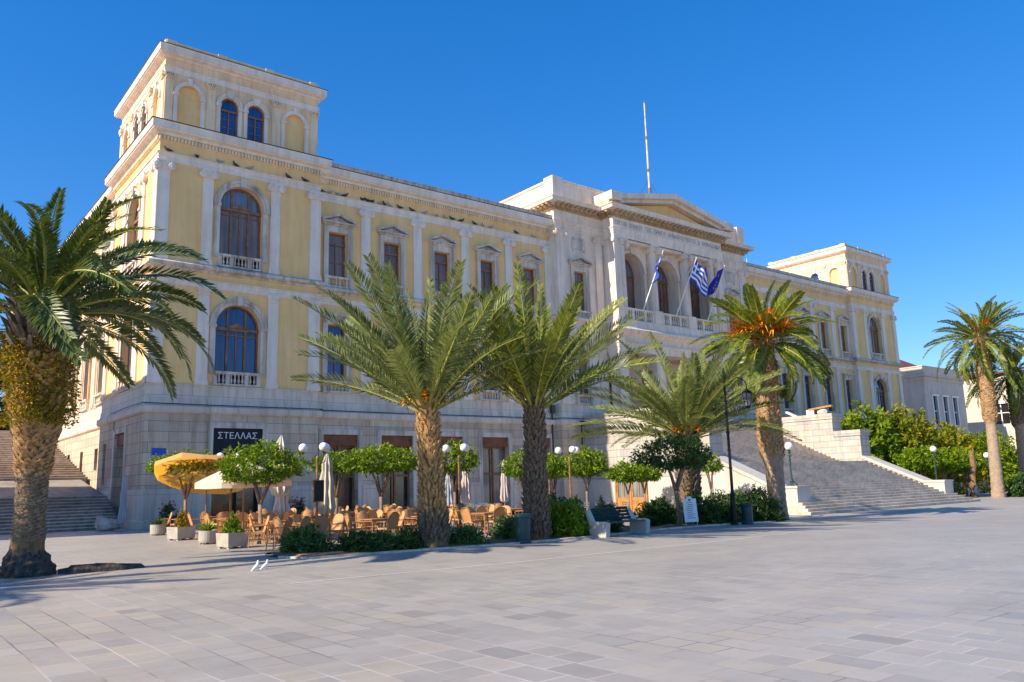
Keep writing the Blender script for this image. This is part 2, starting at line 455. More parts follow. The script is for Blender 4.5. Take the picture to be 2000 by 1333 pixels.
def sprigs(P, out, size, width, m=7):
    """tufts of leaves: m leaves round the tip of each twig"""
    n = len(P); o = out / (np.linalg.norm(out, axis=1)[:, None] + 1e-9)
    d = o + NR.normal(size=(n, 3)) * .45; d /= np.linalg.norm(d, axis=1)[:, None]
    D_ = np.repeat(d, m, 0); a = D_ * .75 + NR.normal(size=(n * m, 3)) * .62; a /= np.linalg.norm(a, axis=1)[:, None]
    l = size * NR.uniform(.65, 1.25, n * m)[:, None]
    C_ = np.repeat(P, m, 0) - D_ * size * NR.uniform(0, .9, n * m)[:, None] + a * l * .5
    b = np.cross(a, NR.normal(size=(n * m, 3))); b /= np.linalg.norm(b, axis=1)[:, None] + 1e-9
    w = l * width
    V = np.stack([C_ - a * l * .5, C_ + b * w * .5 - a * l * .05, C_ + a * l * .5 - np.array([0, 0, .1]) * l, C_ - b * w * .5 - a * l * .05], axis=1)
    return V

def gz(x, y):
    """the square dips a little in front of the great steps"""
    t = min(max((x - 9) / 22, 0), 1)
    return -.42 * t * t * (3 - 2 * t)
# ------------------------------------------------------------------ the town hall
hall = thing('town_hall', 'long yellow and white neoclassical town hall with corner towers and pillared portico', 'town hall')
LEN, PW, PD, YW = 82.8, 9.6, 10.1, .4
XC = LEN / 2

def open_wall(mb, fr, u0, u1, z0, z1, d, ops, rev=.45, mi=0):
    cur = u0
    for cx, w, zb, zt, arch in ops:
        a, b = cx - w / 2, cx + w / 2
        mb.quad(fr.p(cur, d, z0), fr.p(a, d, z0), fr.p(a, d, z1), fr.p(cur, d, z1), mi)
        if zb > z0: mb.quad(fr.p(a, d, z0), fr.p(b, d, z0), fr.p(b, d, zb), fr.p(a, d, zb), mi)
        if arch:
            n = 18
            pts = [(cx - w / 2 * math.cos(PI * i / n), zt + w / 2 * math.sin(PI * i / n)) for i in range(n + 1)]
            for (ua, za), (ub, zb2) in zip(pts, pts[1:]):
                mb.quad(fr.p(ua, d, za), fr.p(ub, d, zb2), fr.p(ub, d, z1), fr.p(ua, d, z1), mi)
                mb.quad(fr.p(ua, d, za), fr.p(ub, d, zb2), fr.p(ub, d - rev, zb2), fr.p(ua, d - rev, za), mi)
        else:
            mb.quad(fr.p(a, d, zt), fr.p(b, d, zt), fr.p(b, d, z1), fr.p(a, d, z1), mi)
            mb.quad(fr.p(a, d, zt), fr.p(b, d, zt), fr.p(b, d - rev, zt), fr.p(a, d - rev, zt), mi)
        mb.quad(fr.p(a, d, zb), fr.p(b, d, zb), fr.p(b, d - rev, zb), fr.p(a, d - rev, zb), mi)
        for q in (a, b):
            mb.quad(fr.p(q, d, zb), fr.p(q, d, zt), fr.p(q, d - rev, zt), fr.p(q, d - rev, zb), mi)
        cur = b
    mb.quad(fr.p(cur, d, z0), fr.p(u1, d, z0), fr.p(u1, d, z1), fr.p(cur, d, z1), mi)

def arch_ring(mb, fr, cx, zs, r0, r1, d0, d1, n=22):
    P = [(math.cos(PI * i / n), math.sin(PI * i / n)) for i in range(n + 1)]
    for (c0, s0), (c1, s1) in zip(P, P[1:]):
        q = [[fr.p(cx + r * c, d, zs + r * s) for r, d in ((r0, d0), (r0, d1), (r1, d1), (r1, d0))] for c, s in ((c0, s0), (c1, s1))]
        for i in range(4):
            j = (i + 1) % 4
            mb.quad(q[0][i], q[1][i], q[1][j], q[0][j])

def half_disc(mb, fr, cx, zb, zs, r, d, n=18):
    pts = [fr.p(cx - r, d, zb), fr.p(cx + r, d, zb)] + [fr.p(cx + r * math.cos(PI * i / n), d, zs + r * math.sin(PI * i / n)) for i in range(n + 1)]
    mb.add(pts, [tuple(range(len(pts)))])

BALUSTER = [(.062, 0), (.062, .05), (.035, .09), (.075, .24), (.07, .34), (.036, .55), (.05, .62), (.036, .66), (.062, .72), (.062, .78)]
def balustrade(name, fr, cx, w, z0, z1, d, parent, dies=2, mat='trimd', step=.235, nb=7):
    mb = MB(); h = z1 - z0
    mb.box(fr, cx - w / 2 - .04, cx + w / 2 + .04, d - .13, d + .15, z1 - .15, z1)
    mb.box(fr, cx - w / 2 - .02, cx + w / 2 + .02, d - .12, d + .12, z0, z0 + .1)
    ends = [cx - w / 2 + .11, cx + w / 2 - .11]
    dd = [ends[0], ends[1]] if dies == 2 else [ends[0], cx - w * .2, cx + w * .2, ends[1]]
    for q in dd: mb.box(fr, q - .11, q + .11, d - .1, d + .1, z0 + .1, z1 - .15)
    k = (h - .25) / .78
    for a, b in zip(dd, dd[1:]):
        n = max(1, round((b - a - .22) / step))
        for i in range(n):
            u = a + .11 + (b - a - .22) * (i + .5) / n
            p = fr.p(u, d, z0 + .1)
            mb.lathe(p, [(r, z * k) for r, z in BALUSTER], nb)
    return mb.build(name, mat, parent)

def arched_window(fr, cx, w, zb, zs, d, pane, parent, rev=.4, sur=.36, bal=None, mat='trimd', ped=True, key=True, name='arched_window', jamb=True, mull=True):
    r = w / 2
    mb = MB()
    arch_ring(mb, fr, cx, zs, r, r + sur * .55, d + .004, d + .10)
    arch_ring(mb, fr, cx, zs, r + sur * .55, r + sur, d + .004, d + .16)
    for sg in (-1, 1):
        if jamb:
            a = cx + sg * r; b = cx + sg * (r + sur * .85)
            mb.box(fr, min(a, b), max(a, b), d + .004, d + .09, zb - .15, zs - .12)
        a = cx + sg * (r - .03); b = cx + sg * (r + sur * 1.1)
        mb.box(fr, min(a, b), max(a, b), d + .004, d + .17, zs - .12, zs + .06)
    if key:
        mb.prism(fr, [(cx - .13, zs + r - .06), (cx + .13, zs + r - .06), (cx + .2, zs + r + sur + .13), (cx - .2, zs + r + sur + .13)], d + .01, d + .23)
    win = mb.build(name, mat, parent)
    ds = d - rev
    sa = MB()
    arch_ring(sa, fr, cx, zs, r - .1, r, ds + .01, ds + .09)
    for sg in (-1, 1):
        a, b = sorted((cx + sg * r, cx + sg * (r - .1)))
        sa.box(fr, a, b, ds + .01, ds + .09, zb, zs)
    if mull:
        m = w * .2
        zt = zs - .1
        sa.box(fr, cx - r, cx + r, ds + .02, ds + .16, zt - .1, zt + .08)
        for q in (-m, m):
            sa.box(fr, cx + q - .06, cx + q + .06, ds + .015, ds + .12, zb, zt - .1)
            sa.box(fr, cx + q - .05, cx + q + .05, ds + .015, ds + .1, zt + .08, zs + math.sqrt(max(.01, (r - .05) ** 2 - q * q)))
        sa.box(fr, cx - .035, cx + .035, ds + .015, ds + .085, zb, zt - .1)
        if ped:
            sa.prism(fr, [(cx - m - .1, zt + .09), (cx + m + .1, zt + .09), (cx, zt + .38)], ds + .05, ds + .2)
            sa.box(fr, cx - r + .1, cx + r - .1, ds + .02, ds + .1, zt - .38, zt - .32)
    else:
        zt = zs - .25
        sa.box(fr, cx - r, cx + r, ds + .02, ds + .13, zt - .05, zt + .05)
        sa.box(fr, cx - .035, cx + .035, ds + .015, ds + .1, zb, zt - .05)
        for q in (.36, .68):
            sa.box(fr, cx - r + .1, cx + r - .1, ds + .018, ds + .06, zb + (zt - zb) * q - .02, zb + (zt - zb) * q + .02)
    sa.build('sash', 'wood', win)
    pa = MB(); half_disc(pa, fr, cx, zs - .1 if mull else zb, zs, r, ds + .03); pa.build('pane', 'fan_pane' if pane == 'brown_pane' else pane, win)
    if mull:
        pa = MB(); pa.quad(fr.p(cx - r, ds + .03, zb), fr.p(cx + r, ds + .03, zb), fr.p(cx + r, ds + .03, zs - .1), fr.p(cx - r, ds + .03, zs - .1)); pa.build('pane', pane, win)
    if bal: balustrade('balustrade', fr, cx, w + .1, bal[0], bal[1], d + .02, win, 4 if w > 2 else 2)
    return win

def rect_window(fr, cx, w, zb, zt, d, pane, parent, style='ped', bal=None, mat='trimd', rev=.35, name='window'):
    mb = MB()
    j = .3
    for sg in (-1, 1):
        a, b = sorted((cx + sg * w / 2, cx + sg * (w / 2 + j)))
        mb.box(fr, a, b, d + .004, d + .11, zb - (.7 if bal else .1), zt)
        a, b = sorted((cx + sg * (w / 2 + .2), cx + sg * (w / 2 + j + .04)))
        mb.box(fr, a, b, d + .112, d + .15, zb, zt + .3)
    mb.box(fr, cx - w / 2 - j, cx + w / 2 + j, d + .004, d + .108, zt, zt + .42)
    if style == 'ped':
        e = w / 2 + .5; z = zt + .45
        mb.box(fr, cx - e + .1, cx + e - .1, d + .004, d + .2, z - .03, z + .1)
        mb.box(fr, cx - e, cx + e, d + .006, d + .36, z + .1, z + .2)
        mb.prism(fr, [(cx - e + .08, z + .2), (cx + e - .08, z + .2), (cx, z + .56)], d + .008, d + .12)
        for sg in (-1, 1):
            mb.prism(fr, [(cx + sg * e, z + .2), (cx, z + .62), (cx, z + .76), (cx + sg * (e + .03), z + .33)], d + .01, d + .37)
    elif style == 'hood':
        e = w / 2 + .45
        mb.box(fr, cx - e + .08, cx + e - .08, d + .004, d + .2, zt + .42, zt + .52)
        mb.box(fr, cx - e, cx + e, d + .006, d + .34, zt + .52, zt + .64)
        for sg in (-1, 1): mb.box(fr, cx + sg * (w / 2 + .16) - .09, cx + sg * (w / 2 + .16) + .09, d + .112, d + .26, zt + .1, zt + .41)
    win = mb.build(name, mat, parent)
    ds = d - rev
    sa = MB()
    for sg in (-1, 1):
        a, b = sorted((cx + sg * w / 2, cx + sg * (w / 2 - .09)))
        sa.box(fr, a, b, ds + .01, ds + .09, zb, zt)
    sa.box(fr, cx - w / 2 + .09, cx + w / 2 - .09, ds + .012, ds + .088, zt - .09, zt)
    tz = zt - .72
    sa.box(fr, cx - w / 2, cx + w / 2, ds + .014, ds + .14, tz - .06, tz + .06)
    sa.box(fr, cx - .045, cx + .045, ds + .012, ds + .1, zb, tz - .06)
    sa.box(fr, cx - w / 2 + .09, cx + w / 2 - .09, ds + .016, ds + .07, zb + (tz - zb) * .45 - .03, zb + (tz - zb) * .45 + .03)
    sa.build('sash', 'wood', win)
    pa = MB(); pa.quad(fr.p(cx - w / 2, ds + .03, zb), fr.p(cx + w / 2, ds + .03, zb), fr.p(cx + w / 2, ds + .03, zt), fr.p(cx - w / 2, ds + .03, zt))
    pa.build('pane', pane, win)
    if bal: balustrade('balustrade', fr, cx, w + .62, bal[0], bal[1], d + .1, win)
    return win

def pilaster(fr, cx, w, z0, z1, parent, kind='ionic', d=.1, mat='trim', d0=.0, corner=0):
    """base, shaft and capital in one piece of stone; corner: -1 or 1 keeps that side flush with a corner"""
    mb = MB(); a, b = cx - w / 2, cx + w / 2
    e = .0 if corner else .05
    ch = .55 if kind == 'ionic' else .42
    mb.box(fr, a - (0 if corner < 0 else .06), b + (0 if corner > 0 else .06), d0, d + .06, z0, z0 + .2)
    mb.box(fr, a - (0 if corner < 0 else .03), b + (0 if corner > 0 else .03), d0, d + .03, z0 + .2, z0 + .34)
    mb.box(fr, a, b, d0, d, z0 + .34, z1 - ch)
    if kind == 'ionic':
        mb.box(fr, a - .02, b + .02, d0, d + .03, z1 - ch, z1 - ch + .07)
        mb.box(fr, a - .0, b + .0, d0, d + .07, z1 - ch + .07, z1 - .12)
        mb.box(fr, a - .1, b + .1, d0, d + .12, z1 - .12, z1)
        for q in (a - .04, b + .04):
            zc = z1 - .34
            mb.tube([fr.p(q, d - .08, zc), fr.p(q, d + .15, zc), fr.p(q, d + .17, zc)], [.215, .215, .17], 14)
            mb.tube([fr.p(q, d + .12, zc), fr.p(q, d + .21, zc)], [.09, .07], 10)
    elif kind == 'corinthian':
        mb.box(fr, a, b, d0, d + .02, z1 - ch, z1 - .1)
        for row, (dz, k) in enumerate(((.02, 4), (.16, 3))):
            for i in range(k):
                u = a + (b - a) * (i + .5) / k
                zz = z1 - ch + dz
                mb.prism(fr, [(u - w * .12, zz), (u + w * .12, zz), (u + w * .09, zz + .14), (u, zz + .18), (u - w * .09, zz + .14)], d + .02, d + .09 + .03 * row)
        for q in (a, b): mb.tube([fr.p(q, d - .02, z1 - .17), fr.p(q, d + .12, z1 - .17)], .08, 8)
        mb.box(fr, a - .06, b + .06, d0, d + .12, z1 - .09, z1)
    else:
        mb.box(fr, a - e, b + e, d0, d + .05, z1 - ch, z1 - ch + .08)
        mb.box(fr, a, b, d0, d + .005, z1 - ch + .08, z1 - .2)
        mb.box(fr, a - .07, b + .07, d0, d + .1, z1 - .2, z1 - .1)
        mb.box(fr, a - .11, b + .11, d0, d + .15, z1 - .1, z1)
    return mb.build('pilaster', mat, parent)

def closed(prof, back=-.1):
    return [(back, prof[0][1])] + prof + [(back, prof[-1][1])]

STRING = closed([(.14, 6.0), (.22, 6.06), (.26, 6.12), (.26, 6.40), (.14, 6.47), (.10, 6.56), (.10, 6.74), (.075, 6.84)])
PEDEST = closed([(.05, 6.84), (.05, 7.50), (.09, 7.53), (.09, 7.62)])
LARCH = closed([(.05, 13.12), (.05, 13.30), (.08, 13.31), (.08, 13.47), (.15, 13.50), (.15, 13.57)])
SILLC = closed([(.08, 13.98), (.12, 14.08), (.30, 14.14), (.36, 14.18), (.36, 14.31), (.22, 14.40), (.12, 14.46)])
def UARCH(dz=0): return closed([(.05, 20.12 + dz), (.05, 20.32 + dz), (.08, 20.33 + dz), (.08, 20.52 + dz), (.15, 20.55 + dz), (.15, 20.62 + dz)])
def DENTB(dz=0): return closed([(.05, 21.27 + dz), (.07, 21.29 + dz), (.07, 21.60 + dz)])
def CORN(dz=0): return closed([(.17, 21.60 + dz), (.24, 21.72 + dz), (.48, 21.80 + dz), (.50, 21.86 + dz), (.56, 21.88 + dz), (.56, 22.18 + dz), (.60, 22.27 + dz)])

def dentils(mb, fr, u0, u1, z0, z1, d0, d1, pitch=.19):
    n = int((u1 - u0) / pitch)
    for i in range(n):
        u = u0 + (u1 - u0) * (i + .5) / n
        mb.box(fr, u - pitch * .3, u + pitch * .3, d0, d1, z0, z1)

def shop_door(fr, cx, w, zt, d, parent, pane='dark', rev=.5, box=True, wood='wood', name='door'):
    su = MB()
    for sg in (-1, 1):
        a, b = sorted((cx + sg * w / 2, cx + sg * (w / 2 + .3)))
        su.box(fr, a, b, d + .004, d + .06, 0.01, zt)
    su.box(fr, cx - w / 2 - .3, cx + w / 2 + .3, d + .004, d + .058, zt, zt + .32)
    s = su.build('door_surround', 'trimd', parent)
    ds = d - rev
    mb = MB()
    tz = zt - .65 if box else zt - .1
    for sg in (-1, 1):
        a, b = sorted((cx + sg * w / 2, cx + sg * (w / 2 - .13)))
        mb.box(fr, a, b, ds, ds + .14, .02, tz)
        a, b = sorted((cx + sg * .04, cx + sg * .16))
        mb.box(fr, a, b, ds, ds + .12, .02, tz)
        a, b = sorted((cx + sg * .16, cx + sg * (w / 2 - .13)))
        mb.box(fr, a, b, ds, ds + .1, .02, .55)
        mb.box(fr, a, b, ds + .01, ds + .13, 2.45, 2.62)
        mb.box(fr, a, b, ds + .01, ds + .1, tz - .12, tz)
    o = mb.build(name, wood, s)
    if box:
        b2 = MB(); b2.box(fr, cx - w / 2, cx + w / 2, ds, d - .12, tz, zt)
        b2.build('shutter_box', 'box', s)
    pa = MB(); pa.quad(fr.p(cx - w / 2, ds + .03, .02), fr.p(cx + w / 2, ds + .03, .02), fr.p(cx + w / 2, ds + .03, zt), fr.p(cx - w / 2, ds + .03, zt))
    pa.build('pane', pane, s)
    return s

def plinth_runs(fr, u0, u1, gaps, d=.2):
    cur = u0
    for a, b in gaps + [(u1, None)]:
        mb = MB(); mb.run(fr, cur, a, [(.0, 0), (d + .05, 0), (d + .05, .42), (d, .46), (d, 1.95), (d - .06, 2.03), (.0, 2.03)])
        mb.build('plinth', 'slabs', hall)
        cur = b

def pavilion(x0, full):
    FF = F((x0, 0, 0), (1, 0, 0), (0, -1, 0))
    FL = F((x0, 0, 0), (0, 1, 0), (-1, 0, 0))
    FR = F((x0 + PW, 0, 0), (0, 1, 0), (1, 0, 0))
    CX = 4.72
    # ---- stone ground floor
    st = MB()
    open_wall(st, FF, -.1, PW + .1, 0, 6.02, .1, [(CX + .16, 2.8, 0, 5.28, False)], .6)
    open_wall(st, FL, -.1, PD, 0, 6.02, .1, [(CX + .2, 2.3, 0, 5.25, False), (8.55, .7, 2.4, 4.85, False)] if full else [], .6)
    open_wall(st, FR, -.1, PD, 0, 6.02, .1, [])
    st.build('ground_floor', 'courses', hall)
    plinth_runs(FF, -.2, PW + .2, [(CX + .16 - 1.7, CX + .16 + 1.7)])
    plinth_runs(FL, .0, PD, [(CX + .2 - 1.45, CX + .2 + 1.45)] if full else [])
    plinth_runs(FR, .0, YW, [])
    shop_door(FF, CX + .16, 2.8, 5.28, .1, hall, 'dark', .6, False, 'black')
    if full:
        shop_door(FL, CX + .2, 2.3, 5.25, .1, hall, 'dark', .6, True)
        sl = MB(); sl.quad(FL.p(8.2, -.4, 2.4), FL.p(8.9, -.4, 2.4), FL.p(8.9, -.4, 4.85), FL.p(8.2, -.4, 4.85)); sl.build('slit_window', 'dark', hall)
    b = MB(); b.ring(x0, x0 + PW, 0, PD, STRING); b.ring(x0, x0 + PW, 0, PD, PEDEST); b.build('string_course', 'slabs', hall)
    # ---- stuccoed storeys
    wl = MB()
    low = [(CX, 2.6, 7.66, 11.05, True)]; up = [(CX, 2.55, 14.47, 18.2, True)]
    for fr, on, ln in ((FF, True, PW), (FL, full, PD), (FR, False, PD)):
        open_wall(wl, fr, 0, ln, 6.86, 13.15, 0, low if on else [])
        open_wall(wl, fr, 0, ln, 13.15, 21.65, 0, up if on else [])
    wl.quad((x0, PD, 6.8), (x0 + PW, PD, 6.8), (x0 + PW, PD, 22.2), (x0, PD, 22.2))
    wl.build('stucco_wall', 'stucco', hall)
    for fr, on in ((FF, True), (FL, full)):
        if not on: continue
        arched_window(fr, CX, 2.6, 8.45, 11.05, 0, 'sky_pane', hall, bal=(7.66, 8.45))
        arched_window(fr, CX, 2.55, 15.2, 18.2, 0, 'brown_pane', hall, bal=(14.5, 15.25))
        e = PD - PW if fr is FL else 0
        for cx, w, cn in ((.26, .72, -1), (2.72, .62, 0), (6.74 + e * .5, .62, 0), (PW - .26 + e, .72, 1)):
            if fr is FL and cn < 0:
                cx = .31
            pilaster(fr, cx, w if cn == 0 else .72, 7.62, 13.12, hall, 'tuscan', .1, 'trim', 0, 0)
            pilaster(fr, cx, (w - .04) if cn == 0 else .68, 14.46, 20.12, hall, 'ionic', .1, 'trim', 0, 0)
    if not full:
        pilaster(FL, .2, .4, 7.62, 13.12, hall, 'tuscan', .1, 'trim', 0, 1)
        pilaster(FL, .2, .4, 14.46, 20.12, hall, 'ionic', .1, 'trim', 0, 1)
    b = MB(); b.ring(x0, x0 + PW, 0, PD, LARCH); b.build('architrave', 'trim', hall); b = MB(); b.ring(x0, x0 + PW, 0, PD, UARCH()); b.build('architrave', 'trim', hall)
    b = MB(); b.ring(x0, x0 + PW, 0, PD, SILLC); b.build('sill_cornice', 'trimd', hall)
    b = MB(); b.ring(x0, x0 + PW, 0, PD, DENTB())
    dentils(b, FF, -.1, PW + .1, 21.33, 21.57, .072, .17)
    dentils(b, FL, -.1, PD, 21.33, 21.57, .072, .17)
    b.build('dentil_band', 'cream', hall)
    b = MB(); b.ring(x0, x0 + PW, 0, PD, CORN()); b.build('cornice', 'trim', hall)
    b = MB(); b.ring(x0, x0 + PW, 0, PD, [(.2, 22.272), (.63, 22.272), (.63, 22.32), (.2, 22.32)]); b.build('flashing', 'tar', hall)
    b = MB(); b.box(W0, x0 + .05, x0 + PW - .05, .05, PD - .05, 22.1, 22.26); b.build('roof_slab', 'trimd', hall)
    # ---- attic storey of the tower
    ax, ay, aw, ad = x0 + .12, .12, PW - .24, PD - .24
    AF = F((ax, ay, 0), (1, 0, 0), (0, -1, 0)); AL = F((ax, ay, 0), (0, 1, 0), (-1, 0, 0))
    AR = F((ax + aw, ay, 0), (0, 1, 0), (1, 0, 0)); AB = F((ax, ay + ad, 0), (1, 0, 0), (0, 1, 0))
    wl = MB()
    for fr, ln in ((AF, aw), (AL, ad)):
        k = ln / aw
        open_wall(wl, fr, 0, ln, 22.2, 26.6, 0, [(1.38 * k, 1.28, 22.5, 24.35, True), (3.70 * k, 1.07, 22.5, 24.35, True), (5.32 * k, 1.07, 22.5, 24.35, True), (7.82 * k, 1.28, 22.5, 24.35, True)], .16)
    for fr, ln in ((AR, ad), (AB, aw)): open_wall(wl, fr, 0, ln, 22.2, 26.6, 0, [])
    wl.build('attic_wall', 'ochre', hall)
    for fr, ln in ((AF, aw), (AL, ad)):
        k = ln / aw
        for q in (1.38, 7.82):
            mb = MB(); arch_ring(mb, fr, q * k, 24.35, .64, .86, .004, .09)
            for sg in (-1, 1):
                mb.box(fr, q * k + sg * .75 - .15, q * k + sg * .75 + .15, .004, .12, 24.22, 24.38)
                mb.box(fr, q * k + sg * .76 - .11, q * k + sg * .76 + .11, .004, .05, 22.5, 24.22)
            mb.prism(fr, [(q * k - .1, 24.35 + .62), (q * k + .1, 24.35 + .62), (q * k + .15, 25.42), (q * k - .15, 25.42)], .01, .15)
            bl = mb.build('blind_arch', 'trim', hall)
            pn = MB(); half_disc(pn, fr, q * k, 22.5, 24.35, .64, -.158); pn.build('panel', 'stucco', bl)
        for q in (3.70, 5.32):
            arched_window(fr, q * k, 1.07, 22.5, 24.35, 0, 'sky_pane', hall, .16, .24, None, 'trim', False, True, 'attic_window', True, False)
        for q, w in ((.24, .44), (2.62, .48), (6.58, .5), (aw - .24, .44)):
            pilaster(fr, q * k, w, 22.3, 25.55, hall, 'corinthian', .05, 'cream')
    b = MB(); b.ring(ax, ax + aw, ay, ay + ad, closed([(.04, 25.55), (.04, 25.78), (.09, 25.82), (.09, 25.9)]))
    b.build('attic_architrave', 'trim', hall)
    b = MB(); b.ring(ax, ax + aw, ay, ay + ad, closed([(.06, 26.42), (.12, 26.5), (.34, 26.58), (.36, 26.63), (.42, 26.65), (.42, 26.95), (.46, 27.03)]))
    b.build('attic_cornice', 'trim', hall)
    b = MB(); b.ring(ax, ax + aw, ay, ay + ad, [(.1, 27.032), (.48, 27.032), (.48, 27.07), (.1, 27.07)]); b.build('flashing', 'tar', hall)
    b = MB(); b.box(W0, ax - .02, ax + aw + .02, ay - .02, ay + ad + .02, 26.85, 27.0)
    b.ring(ax, ax + aw, ay, ay + ad, [(-.4, 27.0), (-.02, 27.0), (-.02, 27.36), (.03, 27.38), (.03, 27.47), (-.4, 27.47)])
    for fr, ln in ((AF, aw), (AL, ad)):
        for i in range(4):
            q = .3 + (ln - .6) * i / 3
            b.box(fr, q - .28, q + .28, -.3, .06, 27.02, 27.53)
    b.build('attic_parapet', 'cream', hall)

def wing(fr, ln, n, pitch=3.97, first=1.48, doors=True, dz=-.27, pils=True):
    ctr = [first + pitch * i for i in range(n)]
    st = MB()
    ops = [(c + .3, 2.35, 0, 5.06, False) for c in ctr] if doors else [(c, .9, 3.4, 4.8, False) for c in ctr]
    open_wall(st, fr, 0, ln, 0, 6.02, .1, ops, .6); st.build('ground_floor', 'courses', hall)
    plinth_runs(fr, 0, ln, [(c + .3 - 1.48, c + .3 + 1.48) for c in ctr] if doors else [])
    for i, c in enumerate(ctr):
        if doors: shop_door(fr, c + .3, 2.35, 5.06, .1, hall, 'grey_pane' if i == 3 else 'dark', .6, True)
        else:
            sl = MB(); sl.quad(fr.p(c - .45, -.4, 3.4), fr.p(c + .45, -.4, 3.4), fr.p(c + .45, -.4, 4.8), fr.p(c - .45, -.4, 4.8)); sl.build('vent_window', 'dark', hall)
    b = MB(); b.run(fr, 0, ln, STRING); b.run(fr, 0, ln, PEDEST); b.build('string_course', 'slabs', hall)
    wl = MB()
    open_wall(wl, fr, 0, ln, 6.86, 13.15, 0, [(c, 1.3, 8.35, 11.9, False) for c in ctr], .35)
    open_wall(wl, fr, 0, ln, 13.15, 21.4, 0, [(c, 1.3, 14.98, 17.9, False) for c in ctr], .35)
    wl.build('stucco_wall', 'stucco', hall)
    for c in ctr:
        rect_window(fr, c, 1.3, 8.35, 11.9, 0, 'sky_pane', hall, 'hood', (7.62, 8.36))
        rect_window(fr, c, 1.3, 14.98, 17.9, 0, 'brown_pane', hall, 'ped', (14.28, 14.98))
    for i in range(n):
        q = first + pitch * (i + .5)
        if i == n - 1: q = ln - .36
        pilaster(fr, q, .66, 7.62, 13.12, hall, 'tuscan', .1)
        pilaster(fr, q, .64, 14.3, 20.12 + dz, hall, 'ionic', .1)
    b = MB(); b.run(fr, 0, ln, LARCH); b.build('architrave', 'trim', hall); b = MB(); b.run(fr, 0, ln, UARCH(dz)); b.build('architrave', 'trim', hall)
    b = MB(); b.run(fr, 0, ln, [(d, z - .14) for d, z in SILLC]); b.build('sill_cornice', 'trimd', hall)
    b = MB(); b.run(fr, 0, ln, DENTB(dz)); dentils(b, fr, .6, ln, 21.33 + dz, 21.57 + dz, .072, .17); b.build('dentil_band', 'cream', hall)
    b = MB(); b.run(fr, 0, ln, CORN(dz)); b.build('cornice', 'trim', hall)
    b = MB(); b.run(fr, 0, ln, [(.345, 22.272 + dz), (.63, 22.272 + dz), (.63, 22.31 + dz), (.345, 22.31 + dz)]); b.build('flashing', 'tar', hall)
    b = MB(); b.box(fr, 0, ln, -9, -.12, 21.4, 21.95 + dz + .2)
    b.run(fr, 0, ln, [(-.5, 21.9 + dz), (.34, 22.26 + dz), (.34, 22.62 + dz), (.38, 22.64 + dz), (.38, 22.7 + dz), (-.5, 22.7 + dz)])
    b.build('roof_parapet', 'trimd', hall)

pavilion(0, True)
pavilion(LEN - PW, False)
wing(F((PW, YW, 0), (1, 0, 0), (0, -1, 0)), 19.6, 5)
wing(F((LEN - PW, YW, 0), (-1, 0, 0), (0, -1, 0)), 19.6, 5)
wing(F((YW, PD, 0), (0, 1, 0), (-1, 0, 0)), 27.5, 6, 4.4, 2.6, False)

# ---- centre block
CX0, CX1, PX0, PX1, PY = 29.2, 53.6, 34.4, 48.4, -1.5
YC = -.2
for fr, x0, x1, lit in ((F((CX0, YC, 0), (1, 0, 0), (0, -1, 0)), CX0, PX0, True), (F((CX1, YC, 0), (-1, 0, 0), (0, -1, 0)), PX1, CX1, False)):
    wl = MB(); open_wall(wl, fr, -.1, 5.2, 0, 6.02, .1, []); wl.box(W0, x0 - .1, x1 - .002, YC - .09, 12, .01, 6.0)
    wl.build('ground_floor', 'courses', hall)
    pl = MB(); pl.ring(x0, x1, YC, 12, [(.0, 0), (.24, 0), (.24, .42), (.2, .46), (.2, 1.95), (.14, 2.03), (.0, 2.03)]); pl.build('plinth', 'slabs', hall)
    b = MB(); b.ring(x0, x1, YC, 12, STRING); b.ring(x0, x1, YC, 12, PEDEST); b.build('string_course', 'slabs', hall)
    c = 2.45
    wl = MB()
    open_wall(wl, fr, 0, 5.2, 6.86, 13.15, 0, [(c, 1.25, 8.35, 11.9, False)], .35)
    open_wall(wl, fr, 0, 5.2, 13.15, 23.1, 0, [(c, 1.25, 14.98, 18.15, False)], .35)
    xs = fr.o.x
    wl.quad((xs, YC, 6.8), (xs, 12, 6.8), (xs, 12, 23.1), (xs, YC, 23.1))
    xi = PX0 if lit else PX1
    wl.quad((xi, YC, 6.0), (xi, 6, 6.0), (xi, 6, 23.1), (xi, YC, 23.1))
    wl.build('marble_wall', 'portico', hall)
    rect_window(fr, c, 1.25, 8.35, 11.9, 0, 'brown_pane', hall, 'hood', (7.62, 8.36))
    rect_window(fr, c, 1.25, 14.98, 18.15, 0, 'brown_pane', hall, 'ped', (14.28, 14.98))
    pq = MB(); pq.box(fr, c - .72, c + .72, .004, .08, 19.95, 20.75); pq.box(fr, c - .55, c + .55, .082, .12, 20.752, 20.9)
    for q in (-.6, .6): pq.box(fr, c + q - .06, c + q + .06, .004, .1, 19.75, 19.948)
    pq.build('plaque', 'trimd', hall)
    for q in (.56, 4.62):
        pilaster(fr, q, 1.0 if q < 1 else .8, 7.62, 13.12, hall, 'tuscan', .1, 'portico')
        pilaster(fr, q, .95 if q < 1 else .75, 14.46, 21.28, hall, 'ionic', .1, 'portico')
    side = F((xs, YC, 0), (0, 1, 0), (-1 if lit else 1, 0, 0))
    pilaster(side, .3, .5, 14.46, 21.28, hall, 'ionic', .12, 'portico')
    b = MB(); b.ring(x0, x1, YC, 12, LARCH); b.build('architrave', 'portico', hall)
    b = MB(); b.ring(x0, x1, YC, 12, SILLC); b.build('sill_cornice', 'portico', hall)

def modillions(mb, fr, u0, u1, z0, z1, d0, d1, pitch=.5):
    n = int((u1 - u0) / pitch)
    for i in range(n):
        u = u0 + (u1 - u0) * (i + .5) / n
        mb.box(fr, u - pitch * .24, u + pitch * .24, d0, d1, z0, z1)

